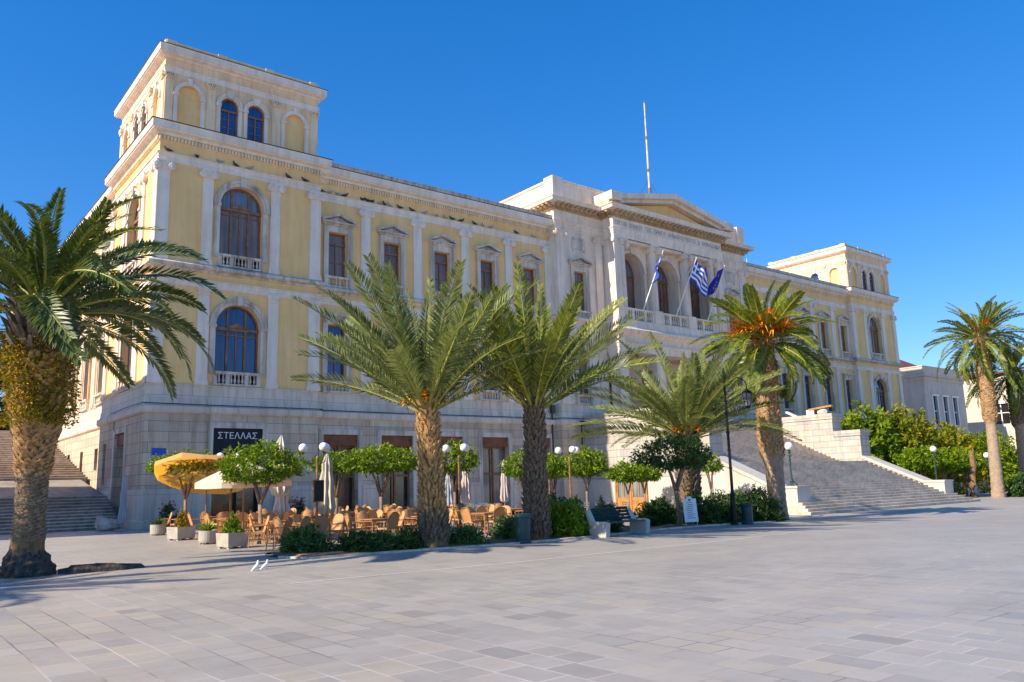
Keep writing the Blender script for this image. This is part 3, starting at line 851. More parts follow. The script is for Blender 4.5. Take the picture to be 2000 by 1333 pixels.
ENT = closed([(.06, 21.28), (.06, 21.5), (.09, 21.51), (.09, 21.78), (.13, 21.79), (.13, 21.92), (.2, 21.96), (.2, 22.03)])
b = MB(); b.ring(CX0, CX1, YC, 12, ENT); b.build('architrave', 'portico', hall)
b = MB(); b.ring(CX0, CX1, YC, 12, closed([(.07, 22.9), (.1, 22.93), (.1, 23.08), (.2, 23.1), (.2, 23.2)]))
FC = F((CX0, YC, 0), (1, 0, 0), (0, -1, 0)); FCL = F((CX0, YC, 0), (0, 1, 0), (-1, 0, 0)); FCR = F((CX1, YC, 0), (0, 1, 0), (1, 0, 0))
for fr, ln in ((FC, CX1 - CX0), (FCL, 10), (FCR, 4)):
    dentils(b, fr, -.1, ln, 22.94, 23.07, .102, .2, .2)
    modillions(b, fr, -.2, ln + (.2 if fr is FC else 0), 23.2, 23.34, .1, .68)
b.build('modillion_course', 'brownstone', hall); b = MB()
b.ring(CX0, CX1, YC, 12, closed([(.22, 23.2), (.22, 23.34), (.76, 23.36), (.76, 23.56), (.84, 23.64), (.84, 23.68)]))
b.build('modillion_cornice', 'portico', hall)
b = MB(); b.ring(CX0, CX1, YC, 12, [(-.5, 23.6), (-.04, 23.68), (-.04, 25.25), (.07, 25.3), (.07, 25.45), (.0, 25.5), (-.5, 25.5)])
b.box(W0, CX0 + .4, CX1 - .4, .2, 11.8, 23.5, 24.9)
b.box(W0, CX0 - .16, CX0 + .9, YC - .16, YC + .9, 23.69, 25.62); b.box(W0, CX1 - .9, CX1 + .16, YC - .16, YC + .9, 23.69, 25.62)
b.build('attic_parapet', 'portico', hall)
# raised hall roof behind the parapet
b = MB()
b.box(W0, CX0 + .3, CX1 - .3, 4.0, 26, 21.5, 25.4); b.build('hall_wall', 'cream', hall)
b = MB(); b.box(W0, CX0 + .05, CX1 - .05, 3.8, 26.3, 25.402, 25.52); b.build('hall_eaves', 'trim', hall)
b = MB(); b.prism(F((0, 3.7, 0), (1, 0, 0), (0, 1, 0)), [(CX0 - .05, 25.53), (CX1 + .05, 25.53), (XC, 26.6)], 0, 22.8); b.build('hall_roof', 'tile', hall)

# ---- portico
SUP = [34.9, 39.28, 43.52, 47.9]
PF = F((PX0, PY, 0), (1, 0, 0), (0, -1, 0))
for i, sx in enumerate(SUP):
    pr = MB()
    a = .55
    pr.bx(sx, PY + .55, 6.05, 1.14, 1.1, .5); pr.bx(sx, PY + .55, 6.55, 1.0, .98, 4.9)
    pr.bx(sx, PY + .55, 11.45, 1.1, 1.08, .2); pr.bx(sx, PY + .55, 11.65, 1.2, 1.16, .2)
    pr.build('porch_pier', 'portico', hall)
por = MB()
por.box(W0, PX0 + .02, PX1 - .02, PY + .02, 1.8, 11.86, 13.3)
por.ring(PX0, PX1, PY, 3, closed([(.04, 11.86), (.04, 12.2), (.08, 12.22), (.08, 12.5), (.16, 12.54), (.16, 12.6)]))
por.build('porch_entablature', 'portico', hall)
bl = MB(); bl.ring(PX0, PX1, PY, 3, closed([(.05, 13.2), (.12, 13.3), (.34, 13.42), (.4, 13.48), (.4, 13.66), (.28, 13.78), (.2, 13.9), (.14, 14.42)]))
bl.box(W0, PX0 + .05, PX1 - .05, PY + .05, 2.4, 14.0, 14.4)
bl.build('balcony_floor', 'portico', hall)
pk = MB(); pk.quad((PX0, 1.6, 6.05), (PX1, 1.6, 6.05), (PX1, 1.6, 11.9), (PX0, 1.6, 11.9)); pk.build('porch_back_wall', 'portico', hall)
FB = F((PX0, 1.6, 0), (1, 0, 0), (0, -1, 0))
for sx in (37.09, 41.4, 45.71):
    d = MB(); u = sx - PX0
    d.box(FB, u - 1.15, u - 1.0, .004, .12, 6.06, 10.6); d.box(FB, u + 1.0, u + 1.15, .004, .12, 6.06, 10.6); d.box(FB, u - 1.0, u + 1.0, .004, .12, 10.4, 10.6)
    d.box(FB, u - .06, u + .06, .004, .1, 6.06, 10.4)
    do = d.build('porch_door', 'wood', hall)
    p = MB(); p.quad(FB.p(u - 1, .02, 6.06), FB.p(u + 1, .02, 6.06), FB.p(u + 1, .02, 10.4), FB.p(u - 1, .02, 10.4)); p.build('pane', 'dark', do)
# loggia behind the columns
lg = MB()
LG = F((PX0, -.75, 0), (1, 0, 0), (0, -1, 0))
open_wall(lg, LG, 0, PX1 - PX0, 14.4, 21.3, 0, [(sx - PX0, 3.05, 14.42, 18.95, True) for sx in (37.09, 41.4, 45.71)], 1.3)
lg.box(W0, PX0 + .1, PX1 - .1, PY + .1, .9, 21.0, 21.26)
lg.build('loggia_wall', 'portico', hall)
for sx in (37.09, 41.4, 45.71):
    arched_window(LG, sx - PX0, 3.0, 14.42, 18.9, 0, 'brown_pane', hall, 1.28, .2, None, 'portico', True, True, 'loggia_window', False)
def column(x, y, z0, z1, r):
    mb = MB()
    mb.bx(x, y, z0, r * 2.5, r * 2.5, .16)
    mb.lathe((x, y, z0 + .16), [(r * 1.2, 0), (r * 1.24, .08), (r * 1.06, .16), (r * 1.12, .22), (r, .3), (r * .98, 2.2), (r * .86, z1 - z0 - .85), (r * .95, z1 - z0 - .8), (r * .9, z1 - z0 - .7)], 20)
    mb.bx(x, y, z1 - .14, r * 2.5, r * 2.5, .14); mb.bx(x, y, z1 - .5, r * 2.0, r * 1.9, .36)
    for sx in (-1, 1):
        q = x + sx * r * 1.15
        mb.tube([(q, y - r * 1.25, z1 - .42), (q, y + r * 1.2, z1 - .42)], .28, 14)
        mb.tube([(q, y - r * 1.4, z1 - .42), (q, y - r * 1.2, z1 - .42)], .12, 10)
    return mb.build('column', 'portico', hall, smooth=False)
for sx in SUP[1:3]: column(sx + .05, PY + .5, 14.42, 21.28, .42)
column(35.62, PY + .5, 14.42, 21.28, .38); column(47.18, PY + .5, 14.42, 21.28, .38)
for sg, x in ((1, PX0), (-1, PX1)):
    an = MB(); a, b_ = sorted((x, x + sg * .74))
    an.box(W0, a - .05, b_ + .05, PY - .05, YC - .01, 14.42, 14.75); an.box(W0, a, b_, PY, YC - .01, 14.75, 20.75)
    an.box(W0, a - .04, b_ + .04, PY - .04, YC - .01, 20.75, 20.9); an.box(W0, a - .1, b_ + .1, PY - .1, YC - .01, 21.12, 21.28); an.box(W0, a, b_, PY - .02, YC - .01, 20.9, 21.12)
    for q in (a, b_): an.tube([(q, PY - .14, 20.98), (q, PY + .3, 20.98)], .17, 12)
    if sg > 0:
        for q in (PY + .05, YC - .25): an.tube([(x - .14, q, 20.98), (x + .2, q, 20.98)], .17, 12)
    an.build('corner_pier', 'portico', hall)
for a, b_ in ((35.15, 38.78), (39.78, 43.05), (44.05, 47.65)):
    balustrade('balcony_balustrade', PF, (a + b_) / 2 - PX0, b_ - a, 14.43, 15.5, -.14, hall, 4, 'portico', .26, 4)
for a, b_ in ((34.44, 35.13), (38.8, 39.76), (43.07, 44.03), (47.67, 48.36)):
    pe = MB(); pe.box(W0, a, b_, PY - .09, PY + .28, 14.43, 15.56); pe.build('balcony_pedestal', 'portico', hall)
en = MB(); en.box(W0, PX0 + .01, PX1 - .01, PY + .01, 3, 21.28, 23.2)
en.ring(PX0, PX1, PY, 3, ENT); en.build('portico_entablature', 'trim', hall)
co = MB()
FPL = F((PX0, PY, 0), (0, 1, 0), (-1, 0, 0)); FPR = F((PX1, PY, 0), (0, 1, 0), (1, 0, 0))
co.ring(PX0, PX1, PY, 3, closed([(.07, 22.9), (.1, 22.93), (.1, 23.08), (.2, 23.1), (.2, 23.2)]))
for fr, ln in ((PF, 14.0), (FPL, 1.3), (FPR, 1.3)):
    dentils(co, fr, -.1, ln + .1, 22.94, 23.07, .102, .2, .2)
    modillions(co, fr, -.2, ln + (.2 if ln > 5 else 0), 23.2, 23.36, .1, .7)
co.build('modillion_course', 'brownstone', hall); co = MB()
co.ring(PX0, PX1, PY, 3, closed([(.22, 23.2), (.22, 23.36), (.78, 23.38), (.78, 23.62), (.86, 23.7), (.86, 23.76)]))
co.build('portico_cornice', 'portico', hall)
pd = MB()
e0, e1 = PX0 - .86, PX1 + .86
pd.prism(F((0, 0, 0), (1, 0, 0), (0, -1, 0)), [(e0 + .5, 23.77), (e1 - .5, 23.77), (XC, 25.2)], -4, 1.38)
pd.build('tympanum', 'stucco', hall)
rk = MB()
FR0 = F((0, 0, 0), (1, 0, 0), (0, -1, 0))
for sg in (-1, 1):
    xe = e0 if sg < 0 else e1
    rk.prism(FR0, [(xe - sg * .05, 23.77), (XC, 25.22), (XC, 25.5), (xe, 24.02)], -4, 2.0)
    rk.prism(FR0, [(xe, 24.02), (XC, 25.5), (XC, 25.98), (xe + sg * .04, 24.42)], -4, 2.4)
    a, b_ = sorted((xe + sg * .02, xe - sg * 1.1))
    rk.box(W0, a, b_, -2.38, .8, 24.0, 24.72)
rk.build('pediment', 'portico', hall)

# inscription cut in the entablature, and the name over the café door
def letters(name, text, h, loc, mat, parent, ext=.006, sx=1, track=1.0):
    cu = bpy.data.curves.new('lettering', 'FONT'); cu.body = text; cu.size = h * 1.38; cu.extrude = ext; cu.align_x = 'CENTER'; cu.space_character = track
    to = bpy.data.objects.new('lettering', cu); COL.objects.link(to)
    to.rotation_euler = (PI / 2, 0, 0); to.location = loc; to.scale = (sx, 1, 1)
    bpy.context.view_layer.update()
    me = bpy.data.meshes.new_from_object(to.evaluated_get(bpy.context.evaluated_depsgraph_get()))
    me.transform(to.matrix_world); me.name = name
    bpy.data.objects.remove(to)
    me.materials.clear(); me.materials.append(MT[mat])
    return link(name, me, parent)
letters('inscription', 'ΕΡΓΟΝ  ΔΗΜΟΥ  ΤΗΣ  ΕΡΜΟΥ  ΔΗΜΑΡΧΟΥΝΤΟΣ  Δ  ΒΑΦΙΑΔΑΚΗ', .36, (XC, PY - .015, 22.30), 'carved', hall, .012, .88, 1.0)
b = MB(); b.box(W0, PX0 + .0, PX1 - .0, PY - .005, PY + .1, 22.04, 22.9); b.build('inscription_band', 'trim', hall)
# inner core so that no light crosses the building
core = MB()
core.box(W0, 1.2, LEN - 1.2, 2.6, 20, .02, 21.4); core.build('core', 'trimd', hall)
# ------------------------------------------------------------------ ground
def build_plaza():
    xs = [-1500, -300, -80] + list(np.arange(-50, 90.1, 2.0)) + [140, 400, 1800]
    ys = [-1500, -300, -110] + list(np.arange(-80, 30.1, 2.5)) + [60, 400, 1800]
    vs = [(x, y, gz(x, y)) for y in ys for x in xs]
    n = len(xs)
    fs = [(j * n + i, j * n + i + 1, (j + 1) * n + i + 1, (j + 1) * n + i) for j in range(len(ys) - 1) for i in range(n - 1)]
    mb = MB(); mb.v, mb.f, mb.m = vs, fs, [0] * len(fs)
    structure(mb.build('plaza', 'paving', fix=False, smooth=True))
build_plaza()

def strip(name, pts, w, h, mat, sub=6):
    """thin band following the ground"""
    mb = MB(); P = []
    for (x0, y0), (x1, y1) in zip(pts, pts[1:]):
        for i in range(sub): P.append((x0 + (x1 - x0) * i / sub, y0 + (y1 - y0) * i / sub))
    P.append(pts[-1])
    L_, R_ = [], []
    for i, (x, y) in enumerate(P):
        a = P[max(0, i - 1)]; b = P[min(len(P) - 1, i + 1)]
        t = Vector((b[0] - a[0], b[1] - a[1], 0)).normalized(); nn = Vector((-t.y, t.x, 0))
        z = gz(x, y)
        for lst, sg in ((L_, 1), (R_, -1)):
            q = Vector((x, y, 0)) + nn * (w / 2 * sg); lst.append((q.x, q.y, z))
    for i in range(len(P) - 1):
        a, b, c, d = L_[i], L_[i + 1], R_[i + 1], R_[i]
        up = lambda q: (q[0], q[1], q[2] + h)
        dn = lambda q: (q[0], q[1], q[2] - .02)
        mb.quad(up(a), up(b), up(c), up(d)); mb.quad(dn(a), dn(b), up(b), up(a)); mb.quad(dn(c), dn(d), up(d), up(c))
    return mb.build(name, mat)
structure(strip('white_line', [(-5.1, -30.35), (0, -30.7), (6, -30.75), (10.5, -30.55), (17, -29.4), (26.9, -27.2), (43, -25.6), (75, -24)], .10, .006, 'render'))

BED = [(-2.75, -24.3), (-2.4, -25.35), (1.6, -25.9), (4.2, -26.25), (7.0, -26.15), (12.5, -25.2), (17, -24.6), (22.2, -23.4)]
def build_bed():
    mb = MB(); n = len(BED)
    for i in range(n - 1):
        (x0, y0), (x1, y1) = BED[i], BED[i + 1]
        for k in range(4):
            for j in range(6):
                def P(a, b):
                    x = x0 + (x1 - x0) * a; yf = y0 + (y1 - y0) * a; yb = -23.3 + .045 * max(0, x)
                    yb = max(yb, yf + .15)
                    e = .06 * math.sin(x * 3.1 + b * 5) + .05 * math.sin(x * 1.3 - b * 9)
                    return (x, yf + (yb - yf) * b, gz(x, yf) + .03 + (.06 + e * .7) * math.sin(PI * min(1, max(0, b))))
                mb.quad(P(k / 4, j / 6), P((k + 1) / 4, j / 6), P((k + 1) / 4, (j + 1) / 6), P(k / 4, (j + 1) / 6))
    structure(mb.build('planting_bed', 'soil', smooth=True))
build_bed()
structure(strip('bed_kerb', BED, .11, .05, 'trimd', 3))

def shift(o, loc):
    o.data.transform(Matrix.Translation(-Vector(loc)))
    return o

# ------------------------------------------------------------------ great staircase
def build_stairs():
    loc = (XC, -19.3, -.42)
    t = thing('grand_staircase', 'broad pale marble staircase rising between stepped side walls to the portico', 'stairs', loc)
    A0, A1 = 31.3, 32.65; B0, B1 = 50.15, 51.5
    mb = MB()
    z0, y0 = -.44, -19.4
    nr, rise, run_ = 20, .161, .37
    for i in range(nr):
        ya = -19.4 + i * run_; z = -.42 + (i + 1) * rise
        x0, x1 = (A1 - .05, B0 + .05)
        if ya < -18.2: x0, x1 = A0 - 1.0 + i * .34, B1 + 1.0 - i * .34
        mb.box(W0, x0, x1, ya, -11.9, z - rise - (.0 if i else .05), z - .035)
        mb.box(W0, x0 - .0, x1 + .0, ya - .035, -11.9, z - .035, z)
    mb.box(W0, A1 - .05, B0 + .05, -11.9, -9.6, -.4, 2.8)
    for i in range(20):
        ya = -10.0 + i * .355; z = 2.8 + (i + 1) * .1625
        mb.box(W0, A1 - .05, B0 + .05, ya, -2.5, z - .1625, z - .035)
        mb.box(W0, A1 - .05, B0 + .05, ya - .035, -2.5, z - .035, z)
    mb.box(W0, A1 - .05, B0 + .05, -2.9, -.32, 2.0, 6.04)
    mb.box(W0, PX0, PX1, -.32, 1.6, 5.0, 6.04)
    shift(mb.build('steps', 'step', t), loc)
    for sg, x0, x1 in ((-1, A0, A1), (1, B0, B1)):
        w = MB()
        w.box(W0, x0, x1, -9.75, -.33, -.4, 6.3); w.box(W0, x0, x1, -12.0, -9.752, -.4, 4.82)
        shift(w.build('cheek_wall', 'cheek', t), loc)
        c = MB()
        c.box(W0, x0 - .07, x1 + .07, -9.83, -.34, 6.3, 6.76); c.box(W0, x0 - .07, x1 + .07, -12.08, -9.76, 4.82, 5.27)
        shift(c.build('coping', 'cheek', t), loc)
        s = MB()
        FS = F((x0, 0, 0), (0, 1, 0), (1, 0, 0))
        s.prism(FS, [(-12.002, -.4), (-16.6, -.4), (-16.6, .98), (-12.002, 2.98)], .06, x1 - x0 - .06)
        s.prism(FS, [(-12.002, 2.98), (-16.6, .98), (-16.6, 1.2), (-12.002, 3.22)], -.04, x1 - x0 + .04)
        shift(s.build('sloping_parapet', 'render', t), loc)
        p = MB()
        p.box(W0, x0 - .06, x1 + .06, -18.1, -16.602, -.43, -.12); p.box(W0, x0, x1, -18.04, -16.602, -.12, 1.05)
        p.box(W0, x0 - .05, x1 + .05, -18.1, -16.603, 1.05, 1.19)
        shift(p.build('pedestal', 'render', t), loc)
    # door in the lit side wall
    FD = F((A0, 0, 0), (0, 1, 0), (-1, 0, 0))
    d = MB()
    for a, b_ in ((-6.5, -6.36), (-5.0, -4.9), (-3.56, -3.42)): d.box(FD, a, b_, .01, .14, -.38, 2.0)
    d.box(FD, -6.36, -3.56, .01, .138, 1.86, 2.0)
    for a, b_ in ((-6.36, -5.0), (-4.9, -3.56)):
        d.box(FD, a, b_, .01, .08, -.38, .62); d.box(FD, a, a + .12, .012, .1, .62, 1.86); d.box(FD, b_ - .12, b_, .012, .1, .62, 1.86)
        d.box(FD, (a + b_) / 2 - .04, (a + b_) / 2 + .04, .012, .09, .62, 1.86)
        d.box(FD, a + .2, b_ - .2, .08, .1, -.2, .45)
    do = shift(d.build('door', 'oak', t), loc)
    p = MB(); p.quad(FD.p(-6.36, .03, .62), FD.p(-3.56, .03, .62), FD.p(-3.56, .03, 1.86), FD.p(-6.36, .03, 1.86)); shift(p.build('pane', 'grey_pane', do), loc)
    pl = MB(); pl.box(FD, -12.0, -6.52, .003, .05, -.4, 1.9); shift(pl.build('plaster_dado', 'render', t), loc)
    pl = MB(); pl.box(FD, -3.4, -.6, .003, .05, -.4, 1.9); shift(pl.build('plaster_dado', 'render', t), loc)
    # fragments lying on the right-hand wall
    f = MB()
    f.tube([(50.7, -8.9, 6.98), (51.0, -8.2, 6.98)], .22, 12); f.rbox(Matrix.Translation((50.85, -7.5, 6.98)) @ Matrix.Rotation(.4, 4, 'Z'), .8, .6, .44)
    f.rbox(Matrix.Translation((50.8, -5.9, 6.9)) @ Matrix.Rotation(.5, 4, 'X') @ Matrix.Rotation(.2, 4, 'Z'), .3, 1.4, .16)
    o = f.build('marble_fragments', 'trim'); tag(o, 'broken pale marble pieces lying on the right-hand stair wall', 'marble fragments')
    f = MB(); f.rbox(Matrix.Translation((50.9, -8.4, 7.32)) @ Matrix.Rotation(-.12, 4, 'X') @ Matrix.Rotation(.25, 4, 'Z'), .5, 1.9, .14)
    o = f.build('timber_board', 'oak'); tag(o, 'orange timber board laid across the marble pieces on the stair wall', 'board')
build_stairs()

# side street going up along the left wall
def build_street():
    mb = MB()
    y, z = 2.6, 0
    for i in range(11):
        mb.box(W0, -17, -.26, y + .03, 44 - i * .01, z - .02, z + .115, 0); mb.box(W0, -17, -.262, y - .03, 44 - i * .01, z + .115, z + .165, 1); y += .42; z += .165  # darker risers put the shade lines of the steps into colour
    structure(mb.build('street_steps', ['streetstep', 'step']))
    mb = MB()
    z0 = z
    prof = [(y, z0 - .3), (y, z0 + .01), (13.5, z0 + .75)]
    mb.add([(-17, 7.22, z0 + .004), (-.26, 7.22, z0 + .004), (-.26, 14, z0 + 1.05), (-17, 14, z0 + 1.05)], [(0, 1, 2, 3)])
    mb.add([(-17, 14, z0 + 1.05), (-.26, 14, z0 + 1.05), (-.26, 14, z0 - .4), (-17, 14, z0 - .4)], [(0, 1, 2, 3)])
    structure(mb.build('street_ramp', 'streetstep'))
    mb = MB()
    y, z = 14.0, z0 + 1.05
    for i in range(26):
        mb.box(W0, -17, .1, y + .03, 60 - i * .01, z - .3, z + .11, 0); mb.box(W0, -17, .098, y - .03, 60 - i * .01, z + .11, z + .17, 1); y += .75; z += .17  # riser shade again put into the darker stone
    structure(mb.build('upper_street_steps', ['streetstep', 'step']))
build_street()
def build_left_house():
    loc = (-17, 6, 0)
    t = thing('corner_house', 'tall plastered house across the side street from the town hall', 'house', loc)
    mb = MB(); fr = F((-12.2, -2.2, 0), (0, 1, 0), (1, 0, 0))
    open_wall(mb, fr, 0, 14, 0, 15.6, 0, [(2.2 + 3.2 * i, 1.2, 6.2, 8.6, False) for i in range(4)], .25)
    mb.box(W0, -24, -12.5, -2.2, 11.8, .02, 15.6); shift(mb.build('wall', 'palewall', t), loc)
    mb = MB(); mb.box(W0, -24.3, -11.9, -2.5, 12.1, 15.6, 16.3); shift(mb.build('roof', 'tile', t), loc)
    for i in range(4):
        mb = MB(); mb.box(fr, 1.6 + 3.2 * i, 2.8 + 3.2 * i, -.24, -.16, 6.2, 8.6); shift(mb.build('window', 'sky_pane', t), loc)
build_left_house()

# ------------------------------------------------------------------ houses on the right
def build_right_houses():
    x0, y0, w, dp, h = 99.6, 5.0, 12.0, 22, 14.6
    loc = (x0 + 6, y0 + 8, -.42)
    t = thing('grey_house', 'grey two-storey house with three tall narrow front windows beyond the far tower', 'house', loc)
    ff = F((x0, y0, 0), (1, 0, 0), (0, -1, 0)); fl = F((x0, y0, 0), (0, 1, 0), (-1, 0, 0))
    mb = MB()
    ctr = [2.6, 5.6, 8.6]
    open_wall(mb, ff, 0, w, -.4, h, 0, [(c, 1.3, 8.2, 12.0, False) for c in ctr], .3)
    open_wall(mb, fl, 0, dp, -.4, h, 0, [(4.9, 2.0, 8.2, 11.6, False)], .3)
    mb.box(W0, x0 + .4, x0 + w, y0 + .4, y0 + dp, -.4, h - .02)
    shift(mb.build('wall', 'greywall', t), loc)
    mb = MB(); mb.ring(x0, x0 + w, y0, y0 + dp, closed([(.1, h - .5), (.12, h - .1), (.4, h), (.4, h + .2), (.45, h + .25)]))
    mb.ring(x0, x0 + w, y0, y0 + dp, [(-.4, h + .1), (-.02, h + .25), (-.02, h + 1.25), (.06, h + 1.3), (.06, h + 1.45), (-.4, h + 1.45)])
    mb.box(W0, x0 + .2, x0 + w - .2, y0 + .2, y0 + dp - .2, h - .3, h + .4)
    shift(mb.build('cornice', 'greywall', t), loc)
    for fr, cs, wd, zt in ((ff, ctr, 1.3, 12.0), (fl, [4.9], 2.0, 11.6)):
        for c in cs:
            s = MB()
            for sg in (-1, 1):
                a, b_ = sorted((c + sg * wd / 2, c + sg * (wd / 2 + .22))); s.box(fr, a, b_, .004, .08, 8.0, zt)
            s.box(fr, c - wd / 2 - .4, c + wd / 2 + .4, .004, .22, zt, zt + .22); s.box(fr, c - wd / 2, c + wd / 2, -.26, -.2, 9.9, 10.05); s.box(fr, c - .07, c + .07, -.262, -.21, 8.2, zt)
            so = shift(s.build('window', 'white', t), loc)
            p = MB(); p.box(fr, c - wd / 2, c + wd / 2, -.29, -.266, 8.2, zt); shift(p.build('pane', 'dark', so), loc)
    # dark red roof behind it
    loc = (147, 34, 0); t = thing('red_roofed_house', 'house with a dark red hipped roof behind the grey one', 'house', loc)
    mb = MB(); mb.box(W0, 141.5, 154, 28, 42, 0, 21.5); shift(mb.build('wall', 'greywall', t), loc)
    mb = MB(); mb.add([(141, 27.5, 21.5), (154.5, 27.5, 21.5), (154.5, 42.5, 21.5), (141, 42.5, 21.5), (145.5, 33, 25.2), (147, 37, 25.2)], [(0, 1, 5, 4), (1, 2, 5), (2, 3, 4, 5), (3, 0, 4), (0, 3, 2, 1)])
    shift(mb.build('roof', 'redroof', t), loc)
    # pale house with orange tiles
    x0, y0, h = 121.5, 1.0, 16.0
    loc = (x0 + 7, y0 + 10, -.42)
    t = thing('cream_house', 'cream house with an orange tiled roof at the far right edge', 'house', loc)
    ff = F((x0, y0, 0), (1, 0, 0), (0, -1, 0)); fl = F((x0, y0, 0), (0, 1, 0), (-1, 0, 0))
    mb = MB(); mb.box(W0, x0 + .3, x0 + 16, y0 + .3, y0 + 30, -.4, h - .1)
    open_wall(mb, ff, 0, 16, -.4, h, 0, [(3 + 4 * i, 1.6, 8.6, 11.4, False) for i in range(3)], .25)
    open_wall(mb, fl, 0, 30, -.4, h, 0, [(3.2, 2.2, 8.6, 11.6, False)], .25)
    shift(mb.build('wall', 'palewall', t), loc)
    mb = MB(); mb.add([(x0 - .5, y0 - .5, h), (x0 + 16.5, y0 - .5, h), (x0 + 16.5, y0 + 30, h), (x0 - .5, y0 + 30, h), (x0 + 8, y0 + 8, h + 1.5), (x0 + 8, y0 + 22, h + 1.5)], [(0, 1, 4), (1, 2, 5, 4), (2, 3, 5), (3, 0, 4, 5), (0, 3, 2, 1)])
    shift(mb.build('roof', 'tile', t), loc)
    for fr, c, wd in ((ff, 3, 1.6), (ff, 7, 1.6), (ff, 11, 1.6), (fl, 3.2, 2.2)):
        s = MB()
        s.box(fr, c - wd / 2 - .2, c + wd / 2 + .2, .004, .1, 11.62, 11.9); s.box(fr, c - .07, c + .07, -.21, -.15, 8.6, 11.6); s.box(fr, c - wd / 2, c + wd / 2, -.2, -.16, 10.2, 10.3)
        so = shift(s.build('window', 'white', t), loc)
        p = MB(); p.box(fr, c - wd / 2, c + wd / 2, -.24, -.215, 8.6, 11.6); shift(p.build('pane', 'dark', so), loc)
build_right_houses()

# ------------------------------------------------------------------ palms
def frond_mesh(name, length, el, droop, mats, ll, seed, nl=46, vee=.5, w=.036, twist=0, bare=.16):
    r = random.Random(seed)
    P = [Vector((0, 0, 0))]; T = []
    ns = 14; a = el
    for i in range(ns):
        t = (i + .5) / ns
        ang = el - droop * t ** 1.6
        T.append(Vector((math.cos(ang), 0, math.sin(ang))))
        P.append(P[-1] + T[-1] * (length / ns))
    T.append(T[-1])
    vs, fs, mi, ti = [], [], [], []
    for i in range(ns + 1):
        rad = .042 * (1 - .88 * i / ns) + .004
        s = Vector((0, 1, 0)); u = s.cross(T[i])
        for k, (cs, cu) in enumerate(((1, 0), (0, .7), (-1, 0), (0, -.7))):
            vs.append(P[i] + s * (rad * cs) + u * (rad * cu))
    for i in range(ns):
        for k in range(4):
            k2 = (k + 1) % 4
            fs.append((i * 4 + k, i * 4 + k2, i * 4 + 4 + k2, i * 4 + 4 + k)); mi.append(1); ti.append(.5)
    for sg in (-1, 1):
        for j in range(nl):
            t = bare + (1 - bare) * (j + r.uniform(-.3, .3)) / nl
            t = min(max(t, 0), .995); q = t * ns; i = min(int(q), ns - 1)
            p = P[i].lerp(P[i + 1], q - i); tg = T[i].lerp(T[i + 1], q - i).normalized()
            s = Vector((0, sg, 0)); u = Vector((0, 1, 0)).cross(tg) * -1
            if u.z < 0 and abs(el) < 1.3: u = -u
            env = min(1, (t - bare) / .22 + .35) * (1 - max(0, (t - .72) / .28) * .62)
            l = ll * env * r.uniform(.85, 1.12)
            fw_ = .55 + .8 * t + r.uniform(-.12, .12)
            d = (s * 1.0 + tg * fw_ + u * (vee + r.uniform(-.18, .18))).normalized()
            side = d.cross(u).normalized()
            mid = p + d * l * .5; tip = p + d * l + Vector((0, 0, -.05 * l))
            b = len(vs); ww = w * r.uniform(.8, 1.2)
            vs += [p, mid + side * ww, tip, mid - side * ww]
            fs.append((b, b + 1, b + 2, b + 3)); mi.append(0)
            v = r.random() * .75 + .1 * t
            ti.append(min(1, v + (.25 if r.random() < .06 else 0)))
    me = bpy.data.meshes.new(name); me.from_pydata([tuple(v) for v in vs], [], fs)
    at = me.attributes.new('tint', 'FLOAT', 'FACE'); at.data.foreach_set('value', ti)
    me.materials.append(MT[mats]); me.materials.append(MT['rachis'])
    me.polygons.foreach_set('material_index', mi); me.update()
    return me

def trunk_axis(spec, z):
    for (z0, dx0, dy0, r0), (z1, dx1, dy1, r1) in zip(spec, spec[1:]):
        if z <= z1:
            t = max(0, (z - z0) / (z1 - z0)); return (dx0 + (dx1 - dx0) * t, dy0 + (dy1 - dy0) * t, r0 + (r1 - r0) * t)
    return spec[-1][1:]

